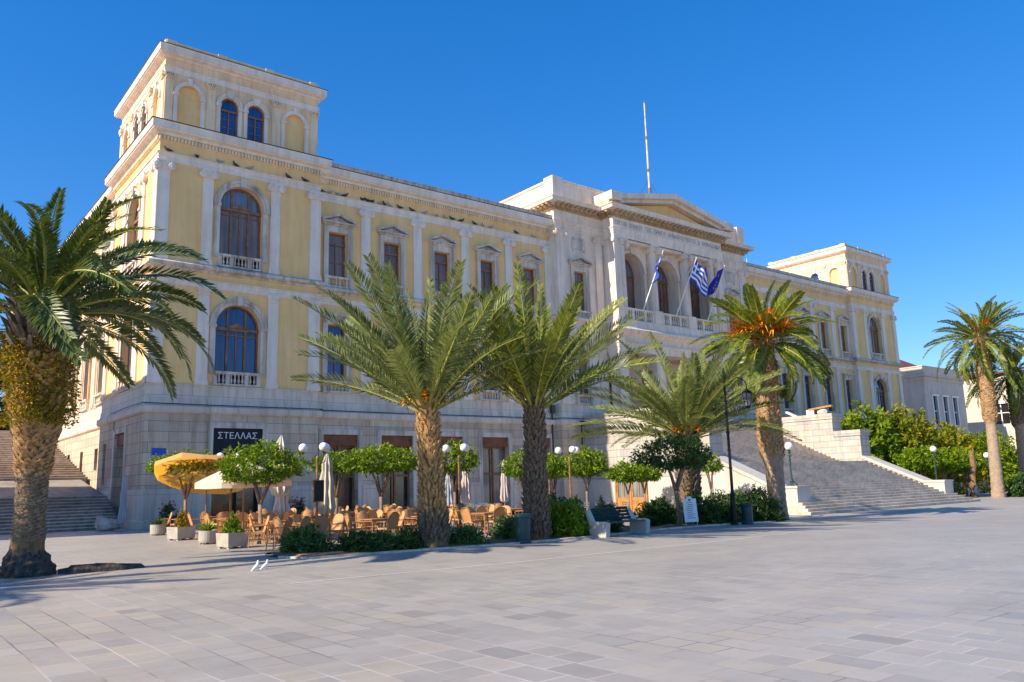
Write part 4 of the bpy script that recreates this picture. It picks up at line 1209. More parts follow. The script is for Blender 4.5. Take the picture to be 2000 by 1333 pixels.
def palm(loc, label, spec, crown, nfr, length, el_hi, el_lo, droop, mats, ll, seed, stubs=(), stubmat='stub', fruit=0, vee=.5, w=.036, rough=.06, az0=0, trunkmat='trunk', nl=46, skirt=None, splay=1.0, fs_=1.0):
    r = random.Random(seed)
    t = thing('palm_tree', label, 'palm tree', loc, 0, 'palms along the square')
    mb = MB(); nk = 22; zs = []
    z = -.05
    while z < spec[-1][0]: zs.append(z); z += .12
    zs.append(spec[-1][0])
    vs, fs = [], []
    for i, z in enumerate(zs):
        cx, cy, rad = trunk_axis(spec, z)
        for k in range(nk):
            q = 2 * PI * k / nk
            rr = rad * (1 + rough * (r.uniform(-1, 1)))
            vs.append((cx + rr * math.cos(q), cy + rr * math.sin(q), z))
    for i in range(len(zs) - 1):
        for k in range(nk):
            k2 = (k + 1) % nk; fs.append((i * nk + k, i * nk + k2, (i + 1) * nk + k2, (i + 1) * nk + k))
    fs.append(tuple((len(zs) - 1) * nk + k for k in range(nk)))
    mb.add(vs, fs)
    tr = mb.build('trunk', trunkmat, t, smooth=True)
    # cut leaf bases: wedges in a spiral
    for (za, zb, n, wd, ht, out, tilt, smat) in stubs:
        sb = MB()
        for i in range(n):
            f = (i + .5) / n; z = za + (zb - za) * f
            q = i * 2.39996 + r.uniform(-.15, .15); cx, cy, rad = trunk_axis(spec, z)
            a = wd * r.uniform(.75, 1.2); h = ht * r.uniform(.8, 1.25); o = out * r.uniform(.5, 1.35)
            c, s = math.cos(q), math.sin(q)
            def P(u, rr, zz): return (cx + c * rr - s * u, cy + s * rr + c * u, zz)
            rb = rad * .96
            sk = r.uniform(-.25, .25) * a
            sb.add([P(-a * .5, rb, z), P(a * .5, rb, z), P(a * .36, rb + o * .55, z + h * .45), P(-a * .36, rb + o * .55, z + h * .45),
                    P(-a * .2 + sk, rb + o, z + h * (.9 + tilt)), P(a * .2 + sk, rb + o, z + h * (.9 + tilt)), P(a * .26, rb, z + h * .75), P(-a * .26, rb, z + h * .75)],
                   [(0, 1, 2, 3), (3, 2, 5, 4), (4, 5, 6, 7), (0, 3, 7), (3, 4, 7), (1, 6, 2), (2, 6, 5)])
        sb.build('leaf_bases', smat, tr)
    # fronds
    K = 9
    protos = [frond_mesh('frond', length * r.uniform(.93, 1.05), el_lo + (el_hi - el_lo) * k / (K - 1), droop * (1.15 - .65 * k / (K - 1)) * r.uniform(.8, 1.2), mats, ll, seed * 31 + k, nl, vee, w) for k in range(K)]
    cx, cy, cr = trunk_axis(spec, crown)
    for i in range(nfr):
        f = (i + .5) / nfr
        k = min(K - 1, max(0, int((1 - f ** splay) * K + r.uniform(-.6, .6))))
        q = az0 + i * 2.39996 + r.uniform(-.2, .2)
        sc = (.72 + .32 * min(1, f * 2.2)) * r.uniform(.9, 1.06)
        e = link('frond', protos[k], t)
        rr = cr * .55 * min(1, .25 + f)
        M = Matrix.Translation((cx + rr * math.cos(q), cy + rr * math.sin(q), crown + .22 * (1 - f) - .1 * f)) @ Matrix.Rotation(q, 4, 'Z') @ Matrix.Rotation(r.uniform(-.1, .1), 4, 'Y') @ Matrix.Rotation(r.uniform(-.75, .75), 4, 'X') @ Matrix.Scale(sc, 4)
        e.matrix_local = M
    for i in range(fruit):
        q = 2 * PI * i / fruit + r.uniform(-.2, .2); el = r.uniform(.15, 1.0)
        mb = MB()
        d0 = Vector((math.cos(q) * math.cos(el), math.sin(q) * math.cos(el), math.sin(el)))
        base = Vector((cx, cy, crown + .35))
        pts = [base + d0 * (.46 * s_ * fs_) - Vector((0, 0, .03 * s_ * s_)) for s_ in range(4)]
        mb.tube(pts, [.035, .03, .025, .02], 5)
        for k in range(90):
            p0 = pts[1 + k % 3]; dd = (d0 * 1.1 + Vector((r.gauss(0, .55), r.gauss(0, .55), r.gauss(-.15, .45)))).normalized()
            l = r.uniform(.5, .95) * fs_
            m_ = p0 + dd * l * .6; e_ = p0 + dd * l - Vector((0, 0, .22 * l))
            s_ = dd.cross(Vector((0, 0, 1))).normalized() * .02
            mb.add([p0 - s_, p0 + s_, m_ + s_ * 1.6, m_ - s_ * 1.6, e_], [(0, 1, 2, 3), (3, 2, 4)])
        mb.build('fruit_stalk', 'stalk', t, fix=False)
    if skirt: skirt(t, r, spec)
    return t

# the big palm at the left edge
def creeper(t, r, spec):
    n = 15000
    z = NR.uniform(3.5, 5.6, n); q = NR.uniform(0, 2 * PI, n); rad = .66 + .10 * np.sin(q * 3 + z * 2.1) + NR.uniform(-.08, .14, n)
    keep = NR.uniform(0, 1, n) < .62 + .38 * np.sin(q * 2 + .8 + z) 
    P = np.stack([rad * np.cos(q), rad * np.sin(q), z - .15 * NR.uniform(0, 1, n)], 1)[keep]
    out = np.stack([np.cos(q), np.sin(q), np.full(n, -.3)], 1)[keep]
    V, ti = leaves(P, .09, .45, outward=out)
    link('creeper', leafmesh('creeper', V, ti, 'creeper'), t)
    mb = MB()
    mb.lathe((0, 0, -.03), [(.60 - .02 * i - .0016 * i * i, .075 * i) for i in range(12)], 40)
    for v in range(len(mb.v)):
        x, y, z = mb.v[v]; k = r.uniform(.88, 1.12) + .07 * math.sin(x * 11 + y * 9 + z * 13); mb.v[v] = (x * k, y * k, z + r.uniform(-.03, .05) * (z > .02))
    mb.build('root_mass', 'rootmass', t)
palm((-8.46, -23.56, 0), 'largest palm at the left edge, its trunk top covered in rusty creeper',
     [(0, 0, 0, .44), (.7, 0, 0, .34), (1.5, .0, 0, .29), (2.4, .0, 0, .33), (3.2, 0, 0, .44), (3.9, 0, 0, .54), (5.2, 0, 0, .58), (6.1, 0, 0, .46), (6.5, 0, 0, .3)],
     6.1, 64, 3.85, 1.5, .12, 1.7, 'frond_dark', .47, 5,
     [(.75, 2.3, 330, .20, .06, .05, .1, 'greystub'), (2.2, 3.3, 200, .2, .11, .09, .2, 'stub'), (3.1, 5.0, 300, .23, .15, .13, .3, 'stub'), (5.0, 6.2, 130, .2, .28, .3, .6, 'darkstub')],
     vee=.35, w=.034, skirt=creeper, nl=66, splay=.9)
palm((-20.6, -24.9, 0), 'palm standing outside the left edge, seen only by its shadow across the paving',
     [(0, 0, 0, .46), (.7, 0, 0, .36), (2.4, 0, 0, .36), (4.5, 0, 0, .5), (6.6, 0, 0, .5), (7.0, 0, 0, .3)], 6.6, 50, 4.2, 1.5, .0, 1.6, 'frond_dark', .47, 6, [(.7, 6.6, 300, .2, .15, .12, .3, 'stub')], vee=.35, w=.034, nl=50)
# three young spreading palms
FIB = lambda z1, m: [(.05, z1, int(150 * z1), .15, .17, .13, .35, m)]
palm((1.42, -25.25, 0), 'leaning-frond palm with a sunlit shaggy orange-brown trunk, in front of the café chairs',
     [(0, 0.06, 0, .42), (.5, .05, 0, .38), (1.2, 0, 0, .34), (2.2, -.04, 0, .295), (3.4, -.1, 0, .28), (4.0, -.16, 0, .27), (4.4, -.18, 0, .2)],
     3.95, 60, 4.4, 1.47, .55, .5, 'frond_grey', .52, 8, [(.12, .9, 150, .14, .2, .13, .3, 'darkstub'), (.8, 4.15, 620, .13, .16, .11, .35, 'stub'), (3.9, 4.4, 60, .09, .4, .2, .5, 'stub')], vee=.42, w=.03, nl=52, splay=1.15, rough=.1, fruit=3, fs_=.45)
palm((5.19, -25.4, 0), 'palm with a dark shaggy trunk in shade, behind the teal litter bin',
     [(0, 0, 0, .40), (.9, 0, 0, .36), (2.0, .03, 0, .29), (3.4, .08, 0, .275), (4.1, .09, 0, .27), (4.5, .09, 0, .2)],
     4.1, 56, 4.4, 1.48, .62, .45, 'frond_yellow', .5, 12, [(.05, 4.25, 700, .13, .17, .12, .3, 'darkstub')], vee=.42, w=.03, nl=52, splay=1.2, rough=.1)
palm((16.64, -22.06, -.12), 'low spreading palm with grey-green fronds beside the stair side wall',
     [(0, 0, 0, .52), (1.2, .05, 0, .48), (2.6, .15, 0, .46), (3.5, .2, 0, .44), (4.0, .2, 0, .3)],
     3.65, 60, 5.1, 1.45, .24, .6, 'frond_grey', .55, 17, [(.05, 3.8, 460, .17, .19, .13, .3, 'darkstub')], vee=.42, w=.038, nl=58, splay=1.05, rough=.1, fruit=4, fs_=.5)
# the tall palm with orange fruit, in front of the stairs
palm((23.88, -21.65, -.40), 'tall palm with clusters of orange fruit stalks, at the foot of the stairs',
     [(0, 0, 0, .47), (1.0, -.02, 0, .42), (2.6, -.06, 0, .43), (3.3, -.12, 0, .55), (4.4, -.16, 0, .56), (5.4, -.15, 0, .50), (6.9, -.1, 0, .44), (8.0, -.0, 0, .36), (8.9, .08, 0, .34), (9.3, .1, 0, .2)],
     8.95, 66, 3.8, 1.5, -.7, 1.15, 'frond_bright', .46, 23,
     [(3.0, 8.9, 620, .2, .17, .12, .35, 'stub')], vee=.4, w=.05, fruit=22, trunkmat='smooth', nl=60, splay=.95, rough=.05)
palm((61.7, -17.1, -.42), 'slim tall palm at the right edge with a smooth lower trunk',
     [(0, 0, 0, .56), (.6, .0, 0, .5), (6.0, .35, 0, .40), (6.4, .35, 0, .52), (10.6, .32, 0, .52), (11.4, .3, 0, .40), (13.2, .28, 0, .34), (13.6, .28, 0, .2)],
     13.2, 62, 4.5, 1.5, -.75, 1.35, 'frond_bright', .5, 29, [(6.1, 13.2, 520, .26, .2, .14, .35, 'stub')], vee=.4, w=.055, fruit=6, trunkmat='smooth', nl=40, splay=.95)
palm((66.8, -17.6, -.42), 'shaded palm cut off by the right edge of the picture',
     [(0, 0, 0, .6), (5.6, .1, 0, .48), (6.0, .1, 0, .62), (9.4, .1, 0, .62), (11.0, .1, 0, .4), (11.4, .1, 0, .2)],
     10.6, 60, 4.6, 1.5, -.8, 1.3, 'frond_dark', .5, 37, [(5.8, 10.8, 420, .28, .22, .16, .35, 'darkstub')], vee=.4, w=.055, trunkmat='smooth', nl=40, splay=.95)

# ------------------------------------------------------------------ clipped citrus trees
def crown_mesh(name, a, b, h, n, size, mat, seed, flat=.55):
    """leaf shell of a clipped, flat-bottomed crown"""
    rr = np.random.default_rng(seed)
    v = rr.normal(size=(n, 3)); v /= np.linalg.norm(v, axis=1)[:, None]
    k = rr.uniform(0, 1, n) ** .33; k = .45 + .6 * k
    lump = 1 + .17 * np.sin(v[:, 0] * 5 + seed) * np.cos(v[:, 1] * 6 + seed * .7) + .06 * np.sin(v[:, 2] * 9 + v[:, 0] * 7)
    k *= lump
    P = np.stack([v[:, 0] * a, v[:, 1] * b, np.where(v[:, 2] > 0, v[:, 2] * h, v[:, 2] * h * flat)], 1) * k[:, None]
    out = v * .7; out[:, 2] += .1
    m = 7; keep = rr.permutation(n)[:n // m]
    P, out, k, v = P[keep], out[keep], k[keep], v[keep]
    far = rr.uniform(0, 1, len(P)) > .94
    P[far] += out[far] * np.array([.16, .16, .22]) * rr.uniform(.4, 1.3, far.sum())[:, None]
    V = sprigs(P, out, size * 1.25, .36, m)
    ti = np.clip(np.repeat(.10 + .42 * rr.uniform(0, 1, len(P)) + .55 * (k - .72) + .14 * v[:, 2], m) + rr.uniform(-.12, .3, len(P) * m), 0, 1)  # crown shading put into tint: inner leaves darker, outer and upper ones lighter
    return leafmesh(name, V, ti, mat)
def citrus(x, y, a, zc, h, label, seed, n=5200, trunk=1.0, fork=True, size=.12, mat='citrus', lean=0, gr='clipped citrus trees on the café terrace'):
    t = thing('citrus_tree', label, 'tree', (x, y, gz(x, y)), 0, gr)
    o = link('crown', crown_mesh('crown', a, a * .95, h, n, size, mat, seed), t); o.location = (0, 0, zc)
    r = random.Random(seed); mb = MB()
    zf = zc * .52
    mb.tube([(lean, 0, -.02), (lean * .6 + .03, .02, zf * .5), (0, 0, zf)], [.085 * trunk, .07 * trunk, .065 * trunk], 8)
    for i in range(4):
        q = i * 1.7 + r.uniform(-.4, .4); e = a * r.uniform(.3, .55)
        mb.tube([(0, 0, zf - .03), (e * .4 * math.cos(q), e * .4 * math.sin(q), zf + (zc - zf) * .5), (e * math.cos(q), e * math.sin(q), zc + h * .1)], [.055 * trunk, .042 * trunk, .025 * trunk], 6)
    mb.build('trunk', 'bark', t, smooth=True)
    return t
citrus(-.83, -18, 1.32, 2.52, .85, 'bright clipped citrus tree between the two open parasols, nearest the square', 1, 6500)
citrus(-.75, -9.6, 1.5, 2.92, .52, 'flat-topped citrus tree above the leftmost parasol', 2)
citrus(3.9, -14.2, .95, 2.70, .55, 'small citrus tree behind the folded cream parasol', 3, 3000)
citrus(4.4, -17, 1.46, 2.72, .64, 'wide citrus tree with a forked trunk left of the sunlit palm trunk', 4, 6500)
citrus(9.6, -14.5, 1.05, 2.85, .85, 'citrus tree behind the three-globe lamp to the right of the sunlit palm', 5, 3800)
citrus(13.6, -14.6, 1.0, 2.55, .80, 'citrus tree half hidden by the dark palm trunk, on its left', 6, 3600)
citrus(16.2, -13.8, 1.15, 2.55, .72, 'citrus tree just right of the dark palm trunk', 7, 3600, size=.15)
citrus(20.2, -12, 1.25, 2.85, .95, 'domed citrus tree in front of the corner of the stair wall', 8, 4600, size=.16)
citrus(25.4, -10.2, 1.25, 2.50, .72, 'citrus tree in front of the wooden door in the stair wall', 9, 4200, size=.17)
citrus(28.6, -8.6, 1.2, 2.55, .70, 'pale-stemmed citrus tree right of the wooden door', 10, 3800, size=.17)
citrus(28.3, -14.2, .80, 2.95, .72, 'last citrus tree, peeping out right of the dark clipped tree', 11, 3000)
citrus(12.55, -24.9, 1.42, 2.62, .80, 'dark clipped tree in the shade beside the white menu board', 12, 7000, 1.3, True, .11, 'hedge', .1)  # shade of the palms put into the darker leaf colour

# ------------------------------------------------------------------ shrubs
def bush_mesh(name, a, b, h, n, size, mat, seed, wide=.28, inner=.35):
    rr = np.random.default_rng(seed)
    v = rr.normal(size=(n, 3)); v /= np.linalg.norm(v, axis=1)[:, None]; v[:, 2] = np.abs(v[:, 2]) * 1.0 - .08
    k = inner + (1.02 - inner) * rr.uniform(0, 1, n) ** .4
    k *= 1 + .16 * np.sin(v[:, 0] * 6 + seed) * np.sin(v[:, 1] * 5 - seed) + .08 * np.sin(v[:, 2] * 11 + v[:, 1] * 8)
    P = np.stack([v[:, 0] * a, v[:, 1] * b, v[:, 2] * h], 1) * k[:, None]; P[:, 2] = np.maximum(P[:, 2], .03)
    out = v * .8; out[:, 2] += .5
    m = 7; keep = rr.permutation(n)[:n // m]
    P, out, k, v = P[keep], out[keep], k[keep], v[keep]
    V = sprigs(P, out, size * 1.3, wide, m); V[:, :, 2] = np.maximum(V[:, :, 2], .01)
    ti = np.clip(np.repeat(.1 + .45 * rr.uniform(0, 1, len(P)) + .4 * (k - .7) + .1 * np.sin(v[:, 0] * 4 + seed), m) + rr.uniform(-.1, .3, len(P) * m), 0, 1)  # shade inside the bush put into tint: inner leaves darker
    return leafmesh(name, V, ti, mat)
def bush(x, y, a, b, h, label, seed, mat='oleander', n=3000, size=.15, wide=.26, name='shrub', cat='shrub', gr='shrubs in the planting bed', stems=7, z=None, inner=.35):
    t = thing(name, label, cat, (x, y, gz(x, y) if z is None else z), 0, gr)
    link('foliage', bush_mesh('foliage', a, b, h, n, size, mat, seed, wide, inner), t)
    mb = MB(); r = random.Random(seed)
    for i in range(stems):
        q = r.uniform(0, 6.28); e = r.uniform(.2, .7)
        mb.tube([(.05 * math.cos(q), .05 * math.sin(q), 0), (a * e * .5 * math.cos(q), b * e * .5 * math.sin(q), h * .45), (a * e * math.cos(q), b * e * math.sin(q), h * .85)], [.018, .014, .007], 5)
    mb.build('stem', 'bark', t)
    return t
bush(-1.85, -23.9, .72, .6, .82, 'leafy oleander at the left end of the bed, beside the kerb corner', 21)
bush(-.72, -24.75, .6, .5, .62, 'dark rounded shrub, second from the left in the bed', 22, 'hedge', 2600, .13)
bush(-.05, -24.9, .45, .4, .60, 'feathery shrub just left of the sunlit palm base', 23, 'oleander', 2200, .13)
bush(.58, -25.2, .46, .4, .66, 'dark shrub touching the left foot of the sunlit palm', 24, 'hedge', 2200, .12)
bush(2.55, -25.3, .74, .5, .62, 'low grey-green shrub just right of the sunlit palm', 25, 'oleander', 3000, .12)
bush(4.25, -25.1, .5, .45, .86, 'upright shrub half hidden by the teal litter bin', 26, 'oleander', 2300, .13)
bush(6.55, -25.35, .85, .72, 1.28, 'large bright green shrub beside the bench', 27, 'brightbush', 5600, .15)
bush(7.2, -23.9, 1.1, .8, 1.38, 'dark shrub behind the bright green one', 28, 'hedge', 4200, .15)
bush(10.0, -23.6, .78, .6, 1.12, 'dark shrub rising behind the bench', 29, 'hedge', 3400, .14)
bush(8.6, -25.3, .42, .35, .42, 'small dark shrub under the bench', 30, 'hedge', 1200, .10)
bush(13.0, -23.6, 1.1, .8, 1.15, 'dark hedge shrub behind the white menu board', 31, 'hedge', 5200, .15)
bush(15.2, -23.7, 1.3, .85, 1.32, 'dark hedge shrub behind the street lantern pole', 32, 'hedge', 5600, .15)
bush(17.4, -23.5, 1.35, .85, 1.45, 'dark hedge shrub behind the far litter bin', 33, 'hedge', 5600, .15)
bush(19.9, -23.2, 1.5, .9, 1.62, 'dark hedge shrub at the foot of the tall fruiting palm', 34, 'hedge', 6200, .15)

# garden right of the stairs
GG = 'garden trees and shrubs right of the stairs'
for i, (x, y, a, h, mat, lab) in enumerate([
        (55.2, -8.4, 3.0, 7.0, 'shrub', 'tall twiggy green shrub against the right stair wall'),
        (59.6, -7.6, 3.6, 8.6, 'shrub', 'tallest green shrub in front of the grey house'),
        (65.0, -7.2, 4.2, 8.6, 'oliveshrub', 'olive-toned bushy shrub below the narrow grey windows'),
        (70.8, -6.8, 4.4, 8.2, 'oliveshrub', 'yellowish shrub with rusty leaves left of the slim palm'),
        (77.4, -6.4, 4.6, 7.6, 'oliveshrub', 'rusty-leaved shrub behind the slim palm trunk'),
        (84.5, -7.5, 4.8, 7.0, 'shrub', 'green shrub behind the shaded right-hand palm'),
        (53.2, -3.4, 1.3, 6.9, 'darkleaf', 'dark fir-like bush above the right stair wall'),
        (61.2, -2.6, 2.4, 9.0, 'darkleaf', 'dark evergreen in front of the far tower door')]):
    bush(x, y, a, a * .8, h, lab, 60 + i, mat, 11000 if mat != 'darkleaf' else 4200, .40, .36, 'garden_shrub', 'shrub', GG, 26, -.42, .5)
for i, (x, y, a, zc, lab) in enumerate([
        (57.2, -13.2, 1.75, 3.0, 'clipped garden tree nearest the right stair parapet'),
        (60.6, -13.4, 1.7, 2.9, 'clipped garden tree beside the garden globe lamp'),
        (64.0, -12.8, 1.75, 2.8, 'clipped garden tree behind the bent bare trunk'),
        (67.6, -12.2, 1.75, 2.8, 'clipped garden tree left of the slim palm trunk')]):
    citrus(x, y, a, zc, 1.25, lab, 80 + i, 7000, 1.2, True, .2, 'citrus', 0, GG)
mb = MB(); mb.tube([(0, 0, 0), (-.05, 0, 1.0), (.25, .0, 1.9), (.75, 0, 2.5), (.95, .1, 3.2), (1.0, .1, 3.9)], [.40, .33, .30, .27, .22, .24], 10)
o = mb.build('bare_trunk', 'trunk', smooth=True); o.location = (62.0, -15.0, -.42); tag(o, 'thick bent bare trunk of a cut tree beside the garden lamp', 'tree trunk', GG)
o = tag(link('clipped_hedge', bush_mesh('clipped_hedge', 1.6, 1.1, 2.2, 5200, .22, 'hedge', 91, .4, .55)), 'square clipped hedge between the two right-hand palms', 'hedge', GG); o.location = (63.9, -18.4, -.42)
mb = MB(); mb.box(W0, 54, 92, -9.6, -9.3, -.42, .75); o = mb.build('garden_wall', 'greywall'); tag(o, 'low grey garden wall behind the clipped trees', 'wall')

# trees at the top of the left street
for i, (x, y, a, h, lab) in enumerate([(-6.0, 48, 4.0, 16.0, 'dark tall tree at the top of the left-hand street'), (-1.0, 56, 3.6, 15, 'dark tree behind the left wing of the town hall')]):
    bush(x, y, a, a, h, lab, 95 + i, 'darkleaf', 4200, .6, .4, 'street_tree', 'tree', None, 12, 4.0, .5)
for o in list(bpy.data.objects):
    if o.name.startswith('street_tree') and 'group' in o: del o['group']
# ------------------------------------------------------------------ lamps
def globe_lamp(x, y, az0, h, label, n=3, reach=.52, gh=3.28, gr='three-globe lamps on the café terrace'):
    t = thing('globe_lamp', label, 'street lamp', (x, y, gz(x, y)), 0, gr)
    mb = MB(); mb.lathe((0, 0, 0), [(.11, 0), (.11, .2), (.07, .28), (.052, .4), (.045, h), (.06, h + .02), (.06, h + .14), (.02, h + .2)], 10)
    mb.build('pole', 'brass', t)
    for i in range(n):
        q = az0 + 2 * PI * i / n; c, s = math.cos(q), math.sin(q)
        a = MB()
        a.tube([(0, 0, h - .02), (c * reach * .5, s * reach * .5, h - .07), (c * reach * .92, s * reach * .92, h + .02), (c * reach, s * reach, h + .16), (c * reach, s * reach, gh - .14)], .018, 6)
        a.lathe((c * reach, s * reach, gh - .2), [(.03, 0), (.06, .05), (.06, .08)], 8)
        ao = a.build('arm', 'darkmetal', t)
        g = MB(); g.ball((c * reach, s * reach, gh), .165, 18); g.build('globe', 'globe', ao, smooth=True)
    return t
globe_lamp(1.58, -17.3, 2.6, 2.78, 'three-globe lamp behind the hanging chalkboard menu')
globe_lamp(7.77, -17.5, 2.45, 2.78, 'three-globe lamp just right of the sunlit palm trunk')
globe_lamp(13.95, -17.5, 2.2, 2.78, 'three-globe lamp right of the dark palm trunk', 3, .5)
globe_lamp(.95, -10.2, 2.9, 2.85, 'three-globe lamp rising behind the citrus tree near the café door', 3, .48)
globe_lamp(19.9, -9.2, 2.9, 2.8, 'distant three-globe lamp seen beside the dark palm trunk', 3, .48)

def single_lamp(x, y, z, h, label, ornate=True, gr='single-globe lamps', r=.24):
    t = thing('single_globe_lamp', label, 'street lamp', (x, y, z), 0, gr)
    mb = MB()
    if ornate:
        for k in range(4):
            q = PI / 4 + k * PI / 2; c, s = math.cos(q), math.sin(q)
            mb.tube([(c * .3, s * .3, 0), (c * .27, s * .27, .1), (c * .1, s * .1, .26), (c * .05, s * .05, .4)], [.05, .035, .03, .03], 6)
        mb.lathe((0, 0, .0), [(.08, .1), (.1, .3), (.06, .42), (.075, .5), (.05, .56), (.045, h * .62), (.07, h * .64), (.05, h * .68), (.04, h - .45), (.09, h - .38), (.05, h - .32), (.12, h - .22), (.14, h - .19)], 10)
        for sg in (-1, 1): mb.tube([(0, 0, h * .74), (sg * .15, 0, h * .75), (sg * .2, 0, h * .77), (sg * .19, 0, h * .73)], .016, 5)
    else:
        mb.lathe((0, 0, 0), [(.16, 0), (.13, .5), (.07, .7), (.055, h - .3), (.1, h - .22), (.13, h - .18)], 10)
    mb.build('pole', 'iron', t)
    g = MB(); g.ball((0, 0, h), r, 18); g.build('globe', 'globe', t, smooth=True)
single_lamp(31.98, -17.3, 1.19, 2.35, 'ornate single-globe lamp on the left stair pedestal, beside the fruiting palm', True, r=.25)
single_lamp(55.3, -15.2, -.42, 4.0, 'slender single-globe lamp in front of the clipped garden trees', False, r=.25)
single_lamp(65.2, -15.2, -.42, 3.5, 'single-globe lamp beside the slim palm trunk', False, r=.26)

# black street lantern on a tall pole with a curved arm
t = thing('street_lantern', 'tall black street lantern with a curved arm in front of the stairs', 'street lamp', (15.83, -25.0, gz(15.8, -25)))
mb = MB(); mb.lathe((0, 0, 0), [(.15, 0), (.15, .12), (.11, .2), (.105, 1.15), (.075, 1.25), (.06, 1.4), (.055, 3.6), (.075, 3.62), (.075, 3.7), (.05, 3.72), (.042, 6.1), (.06, 6.12), (.02, 6.3)], 12)
for z in (2.2, 2.9, 4.4, 4.9): mb.lathe((0, 0, z), [(.05, 0), (.08, .02), (.08, .06), (.05, .08)], 10)
mb.build('pole', 'black', t)
c, s = math.cos(-.66), math.sin(-.66)
a = MB(); a.tube([(0, 0, 5.5)] + [(c * (.45 - .45 * math.cos(PI * k / 10)), s * (.45 - .45 * math.cos(PI * k / 10)), 5.55 + .35 * math.sin(PI * k / 10)) for k in range(1, 11)] + [(c * .9, s * .9, 5.35)], .022, 6)
a.build('arm', 'black', t)
lx, ly = c * .9, s * .9
g = MB(); g.lathe((lx, ly, 4.72), [(.13, 0), (.2, .5)], 6); g.build('lantern_glass', 'grey_pane', t)
g = MB(); g.lathe((lx, ly, 5.22), [(.24, 0), (.2, .08), (.06, .16), (.03, .2)], 6); g.lathe((lx, ly, 4.66), [(.04, -.05), (.13, .02), (.135, .06)], 6)
for k in range(6):
    q = 2 * PI * (k + .5) / 6; g.tube([(lx + .133 * math.cos(q), ly + .133 * math.sin(q), 4.72), (lx + .203 * math.cos(q), ly + .203 * math.sin(q), 5.22)], .012, 4)
g.build('lantern_frame', 'black', t)

# ------------------------------------------------------------------ bins, bench, boards
def bin_(x, y, label, h=.86):
    t = thing('litter_bin', label, 'litter bin', (x, y, gz(x, y)), 0, 'teal litter bins')
    mb = MB(); mb.lathe((0, 0, 0), [(.245, 0), (.245, .1), (.215, .13), (.225, h - .12)], 16); mb.build('body', 'bin', t, smooth=False)
    mb = MB(); mb.lathe((0, 0, h - .12), [(.25, 0), (.262, .02), (.262, .1), (.24, .12), (.2, .1), (.19, .02)], 16); mb.build('rim', 'bin', t)
bin_(4.05, -26.15, 'teal litter bin at the kerb before the dark palm trunk')
bin_(16.55, -25.1, 'teal litter bin beside the street lantern pole', .84)

t = thing('park_bench', 'dark green slatted bench between two white marble ends', 'bench', (8.1, -26.2, 0), .10)
for sg in (-1, 1):
    mb = MB(); FE = F((sg * 1.05 - .12, 0, 0), (0, 1, 0), (1, 0, 0))
    mb.prism(FE, [(-.36, 0), (.3, 0), (.32, .42), (.48, .82), (.4, .84), (.2, .48), (-.3, .48), (-.4, .43)], 0, .2)
    mb.build('marble_end', 'render', t)
mb = MB()
for i in range(5): mb.box(W0, -.93, .93, -.36 + i * .115, -.27 + i * .115, .42, .455)
mb.build('seat', 'bench', t)
mb = MB()
for i in range(4): mb.rbox(Matrix.Translation((0, .27 + i * .04, .53 + i * .105)) @ Matrix.Rotation(.3, 4, 'X'), 1.86, .03, .085)
mb.build('backrest', 'bench', t)

t = thing('menu_stand', 'white standing menu board with printed lines beside the dark clipped tree', 'menu board', (12.75, -25.35, gz(12.7, -25.3)), -.35)
mb = MB()
mb.rbox(Matrix.Translation((0, 0, .63)) @ Matrix.Rotation(-.12, 4, 'X'), .56, .03, .86)
mb.prism(F((0, .05, 0), (1, 0, 0), (0, -1, 0)), [(-.12, 1.05), (.12, 1.05), (.09, 1.14), (-.09, 1.14)], -.02, .01)
mb.build('panel', 'white', t)
for sx in (-.24, .24):
    l = MB(); l.tube([(sx, -.06, 0), (sx, -.01, .3)], .016, 5); l.tube([(sx, .28, 0), (sx, .06, .95)], .014, 5); l.build('leg', 'steel', t)
mb = MB(); M0 = Matrix.Translation((0, -.0, .63)) @ Matrix.Rotation(-.12, 4, 'X')
for i in range(9): mb.rbox(M0 @ Matrix.Translation((R.uniform(-.04, .04), -.018, .28 - i * .07)), R.uniform(.2, .36), .004, .018)
mb.rbox(M0 @ Matrix.Translation((0, -.018, .38)), .1, .004, .06)
mb.build('printed_lines', 'darkmetal', t)

t = thing('chalkboard_menu', 'black chalkboard menu in a yellow frame fixed on the lamp pole', 'menu board', (1.56, -17.42, 0), .3)
mb = MB(); mb.bx(0, -.02, 1.33, .44, .03, .74); mb.build('board', 'board', t)
mb = MB()
for sx in (-.235, .235): mb.bx(sx, -.02, 1.3, .035, .05, .80)
for z in (1.295, 2.07): mb.bx(0, -.02, z, .434, .048, .03)
mb.build('frame', 'brass', t)

# the café name board and the street plate
t = thing('cafe_sign', 'black sign board over the corner café door reading ΣΤΕΛΛΑΣ in white letters', 'shop sign', (4.88, -.05, 4.3))
mb = MB(); mb.box(W0, -1.38, 1.38, -.02, .1, -.72, .95); mb.build('board', 'board', t)
lo = letters('lettering', 'ΣΤΕΛΛΑΣ', .36, (4.85, -.085, 4.70), 'white', None, .012, 0.97, 1.02)
lo.data.transform(Matrix.Translation((-4.88, .05, -4.3))); lo.parent = t
o = MB(); o.box(F((.67, -.1, 3.97), (1, 0, 0), (0, -1, 0)), -.36, .36, .002, .03, -.19, .19); p = o.build('street_plate', 'blueplate'); tag(p, 'small blue street name plate on the corner stone wall', 'street sign')
